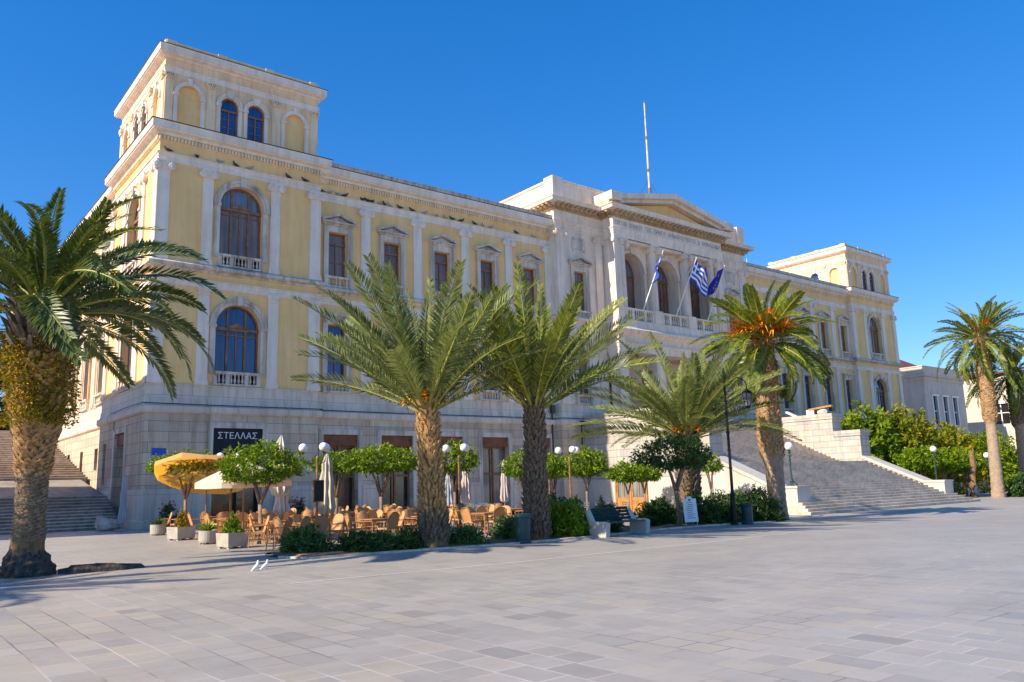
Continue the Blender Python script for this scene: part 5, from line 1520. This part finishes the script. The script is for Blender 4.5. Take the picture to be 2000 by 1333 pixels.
# cables and pipes on the stone band (they belong to the house)
mb = MB()
mb.tube([(-.3, -.3, 6.52), (4, -.3, 6.50), (PW + .25, -.3, 6.51), (PW + .3, .12, 6.5), (16, .1, 6.47), (23, .1, 6.5), (29.0, .1, 6.52), (29.0, -.5, 6.52), (34.2, -.5, 6.5)], .028, 5)
mb.tube([(-.3, -.3, 6.52), (-.3, 3, 6.56), (-.3, 6.5, 6.5)], .025, 5); mb.tube([(-.16, 6.2, 6.5), (-.18, 6.2, 5.6), (-.14, 5.7, 5.2)], .02, 5)
mb.tube([(PW + .16, .22, 5.9), (PW + .16, .22, .1)], .05, 6)
mb.tube([(28.6, .2, 6.9), (28.6, .2, .2)], .06, 6); mb.bx(28.6, .12, 6.9, .34, .24, .6)
mb.tube([(31.0, -.4, 6.3), (31.0, -.4, 2.6), (31.15, -.7, 2.0)], .05, 6); mb.bx(31.0, -.42, 6.0, .4, .2, .35)
mb.build('cable', 'darkmetal', hall)

# ------------------------------------------------------------------ planters
def planter(x, y, r_, h, square, label, seed, plant, rz=0):
    t = thing('planter', label, 'planter', (x, y, 0), rz, 'concrete planters along the terrace edge')
    mb = MB()
    if square:
        s = r_
        mb.add([(-s, -s, .06), (s, -s, .06), (s, s, .06), (-s, s, .06), (-s * 1.08, -s * 1.08, h), (s * 1.08, -s * 1.08, h), (s * 1.08, s * 1.08, h), (-s * 1.08, s * 1.08, h),
                (-s * .95, -s * .95, h), (s * .95, -s * .95, h), (s * .95, s * .95, h), (-s * .95, s * .95, h), (-s * .9, -s * .9, h - .08), (s * .9, -s * .9, h - .08), (s * .9, s * .9, h - .08), (-s * .9, s * .9, h - .08)],
               [(3, 2, 1, 0)] + [(i, (i + 1) % 4, 4 + (i + 1) % 4, 4 + i) for i in range(4)] + [(4 + i, 4 + (i + 1) % 4, 8 + (i + 1) % 4, 8 + i) for i in range(4)] + [(8 + i, 8 + (i + 1) % 4, 12 + (i + 1) % 4, 12 + i) for i in range(4)])
        for sx in (-1, 1):
            for sy in (-1, 1): mb.bx(sx * s * .75, sy * s * .75, 0, .12, .12, .058)
    else:
        mb.lathe((0, 0, .05), [(r_ * .93, 0), (r_ * .98, .04), (r_, h - .05), (r_ * .9, h - .05), (r_ * .86, h - .13)], 24)
        for k in range(5):
            q = k * 1.2566; mb.bx(r_ * .7 * math.cos(q), r_ * .7 * math.sin(q), 0, .09, .09, .048)
    mb.build('pot', 'concrete', t)
    mb = MB(); mb.lathe((0, 0, h - .12), [(r_ * .86, 0), (r_ * .5, .05)], 12); mb.build('soil', 'soil', t)
    rr = np.random.default_rng(seed)
    kind, n, ph, mat = plant
    if kind == 'spiky':
        q = rr.uniform(0, 6.28, n); el = rr.uniform(.5, 1.45, n)
        d = np.stack([np.cos(q) * np.cos(el), np.sin(q) * np.cos(el), np.sin(el)], 1); l = ph * rr.uniform(.6, 1.1, n)[:, None]
        s = np.stack([-np.sin(q), np.cos(q), np.zeros(n)], 1) * .02; b = np.array([0, 0, h - .06]) + d * .04
        V = np.stack([b - s, b + s, b + d * l * .6 + s * .8, b + d * l - np.stack([np.zeros(n), np.zeros(n), .15 * l[:, 0]], 1)], 1)
        link('plant', leafmesh('plant', V, rr.uniform(.2, 1, n), mat), t)
    else:
        me = bush_mesh('plant', r_ * .8, r_ * .8, ph, n, .1, mat, seed, .35)
        if kind == 'cone':
            co = np.zeros(len(me.vertices) * 3, dtype=np.float32); me.vertices.foreach_get('co', co); co = co.reshape(-1, 3)
            f = np.clip(1.15 - co[:, 2] / ph * .75, .2, 1.2); co[:, 0] *= f; co[:, 1] *= f; me.vertices.foreach_set('co', co.reshape(-1)); me.update()
        o = link('plant', me, t); o.location = (0, 0, h - .1)
planter(-1.18, -7.37, .33, .46, False, 'round concrete planter with a small plant, farthest of the four', 41, ('spiky', 60, .5, 'hedge'))
planter(-1.69, -12.33, .36, .50, True, 'square concrete planter with a cone-shaped conifer', 42, ('cone', 1500, .78, 'creeper'), .25)
planter(-1.92, -16.1, .31, .46, False, 'round concrete planter with yellow spiky leaves', 43, ('spiky', 90, .48, 'brightbush'))
planter(-2.15, -19.13, .34, .48, True, 'square concrete planter with an upright green shrub, nearest of the four', 44, ('cone', 2000, .82, 'brightbush'), .2)
# pots with red flowers by the wall
for i, (x, y) in enumerate([(.9, -1.4), (7.2, -1.3), (8.0, -1.3)]):
    t = thing('flower_pot', ['dark pot of red flowers left of the café door', 'dark pot with a red-flowered stem right of the café door', 'second dark flower pot right of the café door, nearer the tower edge'][i], 'flower pot', (x, y, 0), 0, 'flower pots by the café door')
    mb = MB(); mb.lathe((0, 0, 0), [(.22, 0), (.32, .55), (.34, .62), (.28, .6)], 14); mb.build('pot', 'redroof', t)
    o = link('foliage', bush_mesh('foliage', .45, .4, .8, 500, .14, 'hedge', 46 + i), t); o.location = (0, 0, .55)
    mb = MB()
    for k in range(14): mb.ball((R.uniform(-.42, .42), R.uniform(-.4, .3), .9 + R.uniform(0, .5)), .05, 6)
    structure(mb.build('flowers', 'flower', t), 'stuff')
# marble lump by the side steps
mb = MB(); mb.ball((0, 0, .36), .62, 18, 0, (1.0, .7, .72))
for i, v in enumerate(mb.v):
    x, y, z = v; k = R.uniform(.86, 1.1) + .18 * math.sin(x * 7 + z * 5) + .14 * math.sin(y * 11 - z * 8); mb.v[i] = (x * k, y * k, max(0, z * k * .85))
o = mb.build('marble_block', 'step'); o.location = (-1.45, .9, 0); o.rotation_euler = (0, 0, .5); tag(o, 'rough broken marble lump at the foot of the side street steps', 'stone')
mb = MB(); mb.ball((0, 0, .0), .5, 12, 0, (1.9, .55, .36))
for i, v in enumerate(mb.v):
    x, y, z = v; k = 1 + .2 * math.sin(x * 9 + y * 7) ; mb.v[i] = (x * k, y * k, max(-.02, z * k))
o = mb.build('earth_mound', 'rootmass'); o.location = (-7.05, -23.9, 0); tag(o, 'low dark mound of earth and roots right of the largest palm', 'mound')

# ------------------------------------------------------------------ parasols
def parasol(x, y, w, zr, za, label, rz, tilt=0, mat='canvas'):
    t = thing('parasol', label, 'parasol', (x, y, 0), rz, 'open cream parasols')
    mb = MB(); n = 8; pts = []
    rings = []
    for j in range(6):
        f = j / 5; rad = w / 2 * f; z = za - (za - zr) * (f ** 1.15)
        rings.append([(rad * math.cos(2 * PI * (k / 16)) * (1.0 if k % 2 == 0 else .95), rad * math.sin(2 * PI * (k / 16)) * (1 if k % 2 == 0 else .95), z - (.05 * f if k % 2 else 0)) for k in range(16)])
    rings.append([(x_, y_, z_ - .2 + .03 * (k % 2)) for k, (x_, y_, z_) in enumerate(rings[-1])])
    for a, b in zip(rings, rings[1:]):
        for k in range(16): mb.quad(a[k], a[(k + 1) % 16], b[(k + 1) % 16], b[k])
    T_ = Matrix.Translation((0, 0, za)) @ Matrix.Rotation(tilt, 4, Vector((.8, -.6, 0))) @ Matrix.Translation((0, 0, -za))
    mb.v = [tuple(T_ @ Vector(v)) for v in mb.v]
    mb.build('canopy', mat, t, fix=False)
    mb = MB(); mb.tube([(0, 0, 0.02), (0, 0, za + .08)], .03, 8); mb.bx(0, 0, 0, .6, .6, .08); mb.build('pole', 'wood', t)
    mb = MB()
    for k in range(8):
        q = 2 * PI * k / 8; c, s = math.cos(q), math.sin(q)
        mb.tube([(0, 0, za - .06), (c * w * .49, s * w * .49, zr - .03)], .012, 4)
        mb.tube([(0, 0, za - .75), (c * w * .26, s * w * .26, (za + zr) / 2 - .02)], .012, 4)
    mb.v = [tuple(T_ @ Vector(v)) for v in mb.v]
    mb.build('ribs', 'wood', t)
parasol(-.35, -11, 4.0, 2.55, 3.2, 'open cream parasol, leftmost, glowing orange underneath', 0, -.38, 'canvas_glow')
parasol(-.66, -16.0, 3.5, 2.12, 2.85, 'open cream parasol partly hidden by the nearest clipped tree', 0, .02)

def folded(x, y, h, zb, r_, mat, label, seed, pole='steel', mats2=None):
    t = thing('folded_parasol', label, 'parasol', (x, y, 0), 0, 'folded parasols on the terrace')
    r = random.Random(seed); mb = MB(); n = 20; vs, fs = [], []
    L_ = h - zb
    prof = [(.15, 0), (.8, .04), (1.0, .14), (.85, .28), (.72, .42), (.78, .58), (.55, .72), (.6, .84), (.3, .95), (.12, 1.0)]
    for j, (f, g) in enumerate(prof):
        for k in range(n):
            q = 2 * PI * k / n; rr = r_ * f * (1 + (.28 if k % 2 else -.18) * (1 - .3 * g)) * r.uniform(.9, 1.1)
            vs.append((rr * math.cos(q), rr * math.sin(q), zb + L_ * g))
    for j in range(len(prof) - 1):
        for k in range(n):
            k2 = (k + 1) % n; fs.append((j * n + k, j * n + k2, (j + 1) * n + k2, (j + 1) * n + k))
    mb.add(vs, fs)
    if mats2: mb.m = [0 if (zb + L_ * prof[i // n][1]) > zb + L_ * .55 or (i % n) % 5 == 0 else 1 for i in range(len(fs))]
    mb.build('canopy', mats2 or mat, t, fix=False)
    mb = MB(); mb.tube([(0, 0, 0), (0, 0, h + .06)], .026, 8); mb.bx(0, 0, 0, .5, .5, .07); mb.build('pole', pole, t)
folded(-1.2, -1.2, 2.75, .3, .17, 'greycanvas', 'grey folded parasol by the corner of the building', 51)
folded(1.99, -13, 4.0, 1.5, .34, 'closed', 'tall cream folded parasol rising behind the nearest clipped tree', 52)
folded(2.45, -16.3, 3.1, .75, .30, 'closed', 'cream folded parasol right beside the chalkboard menu', 53)
folded(2.4, -12.2, 2.2, .7, .30, 'redcanvas', 'red and white folded parasol below the nearest clipped tree', 54, 'steel', ['redcanvas', 'whitecanvas'])
folded(16.74, -9, 3.1, .75, .22, 'pink', 'slim pinkish folded parasol standing by the far brown door', 55)
folded(13.4, -10, 2.75, .8, .26, 'pink', 'pale folded parasol right of the three-globe lamp', 56)
folded(12.3, -10, 2.45, .7, .24, 'greycanvas', 'pale grey folded parasol just right of the sunlit palm trunk', 57)

# ------------------------------------------------------------------ café chairs and tables
def chair_proto():
    t = thing('rattan_chair', 'x', 'chair', (0, 0, 0))
    mb = MB(); mb.box(W0, -.235, .235, -.24, .22, .42, .46); mb.box(W0, -.22, .22, -.225, .2, .461, .475); mb.build('seat', 'rattan', t)
    mb = MB(); nx, nz = 6, 7; vs = []
    for d in (0, .022):
        for j in range(nz + 1):
            f = j / nz
            for i in range(nx + 1):
                u = i / nx * 2 - 1; wd = .2 + .035 * f - (.05 * max(0, f - .75) / .25)
                top = .05 * (1 - u * u) * (f ** 3)
                vs.append((u * wd, .215 + .15 * f - .045 * (1 - u * u) * 1 + d, .46 + .45 * f + top))
    fs = []; m = (nx + 1) * (nz + 1)
    for b in (0, m):
        for j in range(nz):
            for i in range(nx): q = b + j * (nx + 1) + i; fs.append((q, q + 1, q + nx + 2, q + nx + 1))
    for j in range(nz):
        for i in (0, nx): q = j * (nx + 1) + i; fs.append((q, q + nx + 1, q + nx + 1 + m, q + m))
    for i in range(nx): q = nz * (nx + 1) + i; fs.append((q, q + 1, q + 1 + m, q + m))
    mb.add(vs, fs); mb.build('backrest', 'rattan', t, smooth=False)
    mb = MB()
    pts = [(-.235, .23, .46), (-.245, .3, .68), (-.24, .36, .86), (-.12, .37, .94), (0, .345, .965), (.12, .37, .94), (.24, .36, .86), (.245, .3, .68), (.235, .23, .46)]
    mb.tube(pts, .016, 6); mb.build('back_frame', 'cane', t)
    for sx in (-1, 1):
        l = MB(); l.tube([(sx * .22, -.22, .43), (sx * .24, -.24, 0)], .017, 6); l.build('leg', 'cane', t)
        l = MB(); l.tube([(sx * .22, .2, .43), (sx * .25, .29, 0)], .017, 6); l.build('leg', 'cane', t)
        a = MB(); a.tube([(sx * .225, -.22, .44), (sx * .26, -.22, .62), (sx * .265, -.16, .66), (sx * .265, .1, .67), (sx * .245, .3, .68)], .018, 6); a.build('armrest', 'cane', t)
    mb = MB()
    for sx in (-1, 1): mb.tube([(sx * .235, -.23, .22), (sx * .24, .25, .22)], .01, 5)
    mb.tube([(-.235, 0, .22), (.235, 0, .22)], .01, 5); mb.build('stretcher', 'cane', t)
    return t
def table_proto():
    t = thing('cafe_table', 'x', 'table', (0, 0, 0))
    mb = MB(); mb.box(W0, -.4, .4, -.4, .4, .72, .75); mb.box(W0, -.36, .36, -.36, .36, .67, .719); mb.build('tabletop', 'table', t)
    for sx in (-1, 1):
        for sy in (-1, 1):
            l = MB(); l.tube([(sx * .33, sy * .33, .68), (sx * .36, sy * .36, 0)], .022, 6); l.build('leg', 'cane', t)
    return t
chair0, table0 = chair_proto(), table_proto()
used = {'c': False, 't': False}
ORD = ['first', 'second', 'third', 'fourth', 'fifth', 'sixth', 'seventh', 'eighth']
ROWN = ['front row', 'second row', 'third row', 'fourth row', 'back row']
def put(key, proto, x, y, rz, label, group):
    loc = (x, y, gz(x, y))
    if not used[key]:
        used[key] = True; proto.location = loc; proto.rotation_euler = (0, 0, rz); proto['label'] = label; proto['group'] = group; return proto
    return dup(proto, loc, rz, label, group)
rows = [(-21.0, [-.55, 1.75, 3.9, 6.6]), (-18.4, [-.2, 2.6, 5.1, 7.6, 9.9]), (-15.4, [.2, 2.5, 5.2, 7.7]), (-12.6, [.3, 2.9, 5.4, 7.9]), (-9.4, [.6, 3.2, 5.8, 8.4])]
for ri, (y, xs) in enumerate(rows):
    for ci, x in enumerate(xs):
        x += R.uniform(-.15, .15); yy = y + R.uniform(-.2, .2)
        nm = '%s table of the %s' % (ORD[ci] + ' (from the left)', ROWN[ri])
        put('t', table0, x, yy, R.uniform(-.06, .06), 'square wooden café table, %s from the left in the %s' % (ORD[ci], ROWN[ri]), 'café tables on the terrace')
        for k, (dx, dy, rz, side) in enumerate([(0, -.62, PI, 'near side'), (0, .62, 0, 'building side'), (-.62, 0, PI / 2, 'left side'), (.62, 0, -PI / 2, 'right side')]):
            # rz turns the chair so that it faces the table: its back is at +y
            px, py = x + dx * R.uniform(.98, 1.2), yy + dy * R.uniform(.98, 1.2)
            if (px - 1.38) ** 2 + (py + 25.46) ** 2 < .8: continue
            put('c', chair0, px, py, rz + R.uniform(-.35, .35), 'rattan armchair, %s of the %s table from the left, %s' % (side, ORD[ci], ROWN[ri]), 'rattan café chairs')
for i, (x, y, rz) in enumerate([(-1.75, -21.75, .75), (-1.35, -22.1, .6), (-1.5, -19.5, 1.2), (-.95, -7.2, 1.3), (-.5, -7.9, .7)]):
    put('c', chair0, x, y, rz + PI, ['rattan armchair nearest the square, back towards the viewer', 'rattan armchair close beside the one nearest the square', 'rattan armchair just right of the nearest square planter', 'rattan armchair beside the farthest round planter', 'second rattan armchair by the farthest round planter'][i], 'rattan café chairs')

# dark metal furniture by the wall
def metal_chair():
    t = thing('metal_chair', 'x', 'chair', (0, 0, 0))
    mb = MB(); mb.box(W0, -.2, .2, -.2, .2, .44, .46); mb.build('seat', 'darkmetal', t)
    mb = MB()
    for z in (.62, .72, .82): mb.box(W0, -.2, .2, .22, .235, z, z + .055)
    mb.build('backrest', 'steel', t)
    for sx in (-1, 1):
        l = MB(); l.tube([(sx * .19, .2, 0), (sx * .2, .21, .45), (sx * .21, .235, .9)], .012, 5); l.build('leg', 'steel', t)
        l = MB(); l.tube([(sx * .19, -.19, 0), (sx * .2, -.19, .64), (sx * .2, .2, .66)], .012, 5); l.build('leg', 'steel', t)
    return t
def metal_table():
    t = thing('metal_table', 'x', 'table', (0, 0, 0))
    mb = MB(); mb.lathe((0, 0, .72), [(.38, 0), (.39, .01), (.38, .025)], 20); mb.build('tabletop', 'steel', t)
    mb = MB(); mb.lathe((0, 0, 0), [(.24, 0), (.22, .03), (.03, .06), (.03, .72)], 12); mb.build('pedestal', 'darkmetal', t)
    return t
mc, mt_ = metal_chair(), metal_table(); um = [False, False]
POS = [(11.6, -13.2), (13.6, -11.4), (12.4, -16.6), (14.9, -9.4), (15.2, -16.2), (17.2, -11.6), (18.8, -15.2), (19.4, -9.6)]
LBL = ['just right of the sunlit palm trunk', 'below the pale folded parasol', 'behind rattan chairs right of the sunlit palm', 'left of the slim pinkish parasol', 'left of the dark palm trunk', 'right of the slim pinkish parasol', 'behind the bright green shrub', 'below the far three-globe lamp']
for i, (x, y) in enumerate(POS):
    lab = 'round metal café table ' + LBL[i]
    if not um[1]: um[1] = True; mt_.location = (x, y, gz(x, y)); mt_['label'] = lab; mt_['group'] = 'metal café tables'
    else: dup(mt_, (x, y, gz(x, y)), 0, lab, 'metal café tables')
    spots = sorted([(x + .6 * math.cos(q), y + .6 * math.sin(q), q) for q in (i, i + 2.1, i + 4.2)], key=lambda s_: .78 * s_[0] - .62 * s_[1])
    for k, (px, py, q) in enumerate(spots):
        lab = '%s metal chair at the round table %s' % (['leftmost', 'middle', 'rightmost'][k], LBL[i]); rz = q - PI / 2
        if not um[0]: um[0] = True; mc.location = (px, py, gz(px, py)); mc.rotation_euler = (0, 0, rz); mc['label'] = lab; mc['group'] = 'metal café chairs'
        else: dup(mc, (px, py, gz(px, py)), rz, lab, 'metal café chairs')

# ------------------------------------------------------------------ birds
def bird(name, mat, s, legs=True):
    mb = MB()
    P = [(-.26, 0, .11), (-.17, 0, .125), (-.08, 0, .13), (.02, 0, .14), (.1, 0, .165), (.135, 0, .21), (.15, 0, .245), (.165, 0, .262), (.19, 0, .262), (.215, 0, .255)]
    rr = [.012, .03, .058, .072, .06, .038, .033, .036, .022, .004]
    mb.tube([tuple(c * s for c in p) for p in P], [q * s for q in rr], 10)
    if legs:
        for sy in (-.025, .025): mb.tube([(.01 * s, sy * s, .09 * s), (.015 * s, sy * s, 0), (.05 * s, sy * s, .002 * s)], .006 * s, 4)
    return mb.build(name, mat, smooth=True)
d1 = bird('white_dove', 'feather', .66); d1.location = (-4.48, -27.2, 0); d1.rotation_euler = (0, -.5, .35); tag(d1, 'left of two white doves standing on the paving', 'dove', 'white doves on the square')
d2 = d1.copy(); COL.objects.link(d2); d2.location = (-4.2, -27.02, 0); d2.rotation_euler = (0, -.45, .2); d2.scale = (.93, .93, .93); tag(d2, 'right of two white doves standing on the paving', 'dove', 'white doves on the square')
bp = [bird('pigeon', 'pigeon', 1.15), bird('pigeon', 'palepigeon', 1.1)]
used_b = [False, False]
pav = [.43, 2.01, 3.32, 4.26, 5.11, 7.51, 8.6]
wg = [9.87, 10.49, 11.03, 11.52, 12.82, 13.2, 13.53, 14.11, 14.45, 14.84, 15.64, 16.6, 17.63, 18.64, 19.34, 19.94, 20.72, 21.91, 22.66, 23.42, 25.79, 27.5]
for i, (x, y, z) in enumerate([(x, -.09, 20.622) for x in pav] + [(x, YW - .09, 20.352) for x in wg]):
    k = 1 if i in (2, 4, 8, 9, 14, 16, 19, 20, 21, 25, 26, 28) else 0
    tone = 'pale' if k else 'dark'
    where = ('corner tower ledge, %s bird from its left corner' % ORD[i]) if i < 7 else 'left wing ledge, %s' % (
        'directly beside the corner tower', 'next but one to the corner tower', 'over the left side of the first window', 'over the right side of the first window', 'left of the first bare pilaster', 'over the first bare pilaster', 'right of the first bare pilaster', 'before the second window',
        'over the left side of the second window', 'over the second window', 'right of the second window', 'close to the second bare pilaster', 'right of the second bare pilaster', 'over the third window', 'right of the third window', 'left of the third bare pilaster', 'on the third bare pilaster',
        'before the fourth window', 'over the fourth window', 'right of the fourth window', 'before the fifth window', 'last one, nearest the centre block')[i - 7]
    src = bp[k]
    if not used_b[k]: used_b[k] = True; o = src
    else: o = src.copy(); COL.objects.link(o)
    o.location = (x, y, z); o.rotation_euler = (0, 0, R.choice([0, PI, .5, 2.6, -2.6, -.4, PI]) + R.uniform(-.3, .3))
    tag(o, '%s pigeon on the %s' % (tone, where), 'pigeon', 'pigeons on the façade ledge')

# ------------------------------------------------------------------ flags
def flag_pole(base, tip, label, kind, seed):
    base, tip = Vector(base), Vector(tip)
    t = thing('flag_on_pole', label, 'flag', base, 0, 'flags leaning from the balcony')
    d = tip - base
    mb = MB(); mb.tube([(0, 0, 0), d * .5, d], [.05, .045, .03], 8); mb.ball(d, .06, 8); mb.build('pole', 'white', t)
    r = random.Random(seed); nu, nv = 27, 18
    Lh, Lw = (1.65, 2.0) if kind == 'greek' else (1.9, 2.3)
    top = d * .97; dn = -d.normalized()
    out = {'greek': Vector((1.0, -.1, -.75)), 'navy': Vector((-.8, .05, -.42)), 'left': Vector((-.62, -.05, -.95))}[kind].normalized()
    nrm = dn.cross(out).normalized()
    vs = []
    cl = .5 if kind == 'left' else 1
    for j in range(nv + 1):
        for i in range(nu + 1):
            u, v = i / nu, j / nv
            p = top + dn * (v * Lh * cl) + out * (u * Lw * (.72 if kind != 'greek' else 1.0)) + Vector((0, 0, -.45 * u * u * (1 if kind != 'greek' else .5)))
            p += nrm * (.20 * math.sin(u * 9 + v * 3.2 + seed) * u ** .6 + .10 * math.sin(u * 17 - v * 4) * u) + dn * (.14 * math.sin(u * 6 + seed) * u)
            vs.append(p)
    fs, mi = [], []
    for j in range(nv):
        for i in range(nu):
            q = j * (nu + 1) + i; fs.append((q, q + 1, q + nu + 2, q + nu + 1))
            if kind == 'greek':
                st = j * 9 // nv; m = st % 2
                if j < 10 and i < 10: m = 1 if (4 <= j <= 5 or 4 <= i <= 5) else 0
                mi.append(m)
            elif kind == 'left':
                mi.append(1 if (i % 9 in (3, 4) and j > 6) else 0)
            else: mi.append(0)
    mb = MB(); mb.add(vs, fs); mb.m = mi
    fo = mb.build('flag', ['flagblue', 'flagwhite'] if kind != 'navy' else ['flagnavy', 'flagwhite'], t, fix=False, smooth=True)
    if kind == 'navy':
        sb = MB()
        for k in range(12):
            q = 2 * PI * k / 12; u = .5 + .2 * math.cos(q); v = .5 + .28 * math.sin(q)
            i, j = int(u * nu), int(v * nv); c = vs[j * (nu + 1) + i]
            for off in (.02, -.02):
                pts = []
                for a in range(10):
                    rad = .09 if a % 2 == 0 else .038
                    pts.append(c + nrm * off + out * (rad * math.sin(a * PI / 5)) + dn * (-rad * math.cos(a * PI / 5)))
                sb.add(pts, [tuple(range(10))])
        sb.build('stars', 'yellow', fo, fix=False)
flag_pole((37.4, PY - .05, 15.5), (38.5, -3.05, 20.25), 'left flag, blue and white, hanging in folds from its slanting pole', 'left', 1)
flag_pole((41.5, PY - .05, 15.5), (42.7, -3.1, 20.3), 'middle flag with blue and white stripes and a white cross', 'greek', 2.2)
flag_pole((45.7, PY - .05, 15.5), (46.6, -3.05, 20.2), 'right flag, dark blue with a ring of yellow stars', 'navy', 4)
t = thing('roof_flagpole', 'tall white and rust-banded pole without a flag on the pediment roof', 'flagpole', (XC, .5, 25.6))
mb = MB(); mb.lathe((0, 0, 0), [(.10, 0), (.092, 3.0), (.075, 6.2), (.06, 10.0)], 10); mb.build('pole', 'mast', t)
mb = MB()
for z, h in ((.3, 1.5), (3.3, .3), (6.4, .3), (9.9, .14)): mb.lathe((0, 0, z), [(.106 - z * .0037, 0), (.106 - z * .0037, h)], 10)
mb.build('rust_band', 'brass', t)
mb = MB()
for sx, sy in ((-1.5, .6), (1.5, .6), (0, -1.3)): mb.tube([(0, 0, 2.6), (sx, sy, .2)], .02, 4)
mb.build('guy_wire', 'darkmetal', t)
mb = MB(); mb.tube([(0, 0, 0), (0, 0, 1.5)], .03, 5); mb.bx(.0, 0, .5, .34, .2, .5); o = mb.build('roof_antenna', 'white'); o.location = (57.6, 2.2, 22.3); tag(o, 'small white antenna on the right wing roof', 'antenna')

# ------------------------------------------------------------------ sky, sun, camera
EL, PHI = math.radians(35), math.radians(4.6)
to_sun = Vector((-math.cos(PHI) * math.cos(EL), math.sin(PHI) * math.cos(EL), math.sin(EL)))
w = bpy.data.worlds.new('World'); scene.world = w; w.use_nodes = True
nt = w.node_tree; bg = nt.nodes['Background']
sky = nt.nodes.new('ShaderNodeTexSky'); sky.sky_type = 'NISHITA'; sky.sun_disc = False
sky.sun_elevation = EL; sky.sun_rotation = math.atan2(to_sun.x, to_sun.y)
sky.altitude = 1200; sky.air_density = 1.0; sky.dust_density = .1; sky.ozone_density = 4.0
hs = nt.nodes.new('ShaderNodeHueSaturation'); hs.inputs['Saturation'].default_value = 1.62; hs.inputs['Hue'].default_value = .512; hs.inputs['Value'].default_value = .97
gm = nt.nodes.new('ShaderNodeGamma'); gm.inputs[1].default_value = .68
nt.links.new(sky.outputs[0], gm.inputs[0]); nt.links.new(gm.outputs[0], hs.inputs['Color']); nt.links.new(hs.outputs[0], bg.inputs[0]); bg.inputs[1].default_value = .15
sl = bpy.data.lights.new('sun', 'SUN'); sl.energy = 3.3; sl.angle = math.radians(.53); sl.color = (1.0, .87, .69)
so = bpy.data.objects.new('sun', sl); COL.objects.link(so); so.location = (-60, 10, 60)
so.rotation_euler = to_sun.to_track_quat('Z', 'Y').to_euler()

cam = bpy.data.cameras.new('camera'); co = bpy.data.objects.new('camera', cam); COL.objects.link(co)
cam.sensor_width = 36; cam.lens = 36 * 1588.45 / 2000; cam.clip_end = 5000; cam.clip_start = .1
r_, u_, b_ = Vector((.782941, -.621443, -.028504)), Vector((-.086423, -.154029, .984279)), Vector((-.616064, -.768169, -.174303))
M = Matrix((r_, u_, b_)).transposed().to_4x4(); M.translation = Vector((-11.6511, -45.4563, 1.7148))
co.matrix_world = M
scene.camera = co
scene.view_settings.view_transform = 'Standard'; scene.view_settings.look = 'None'
scene.view_settings.exposure = 1.2; scene.view_settings.gamma = 1
scene.cycles.max_bounces = 6; scene.cycles.transparent_max_bounces = 8
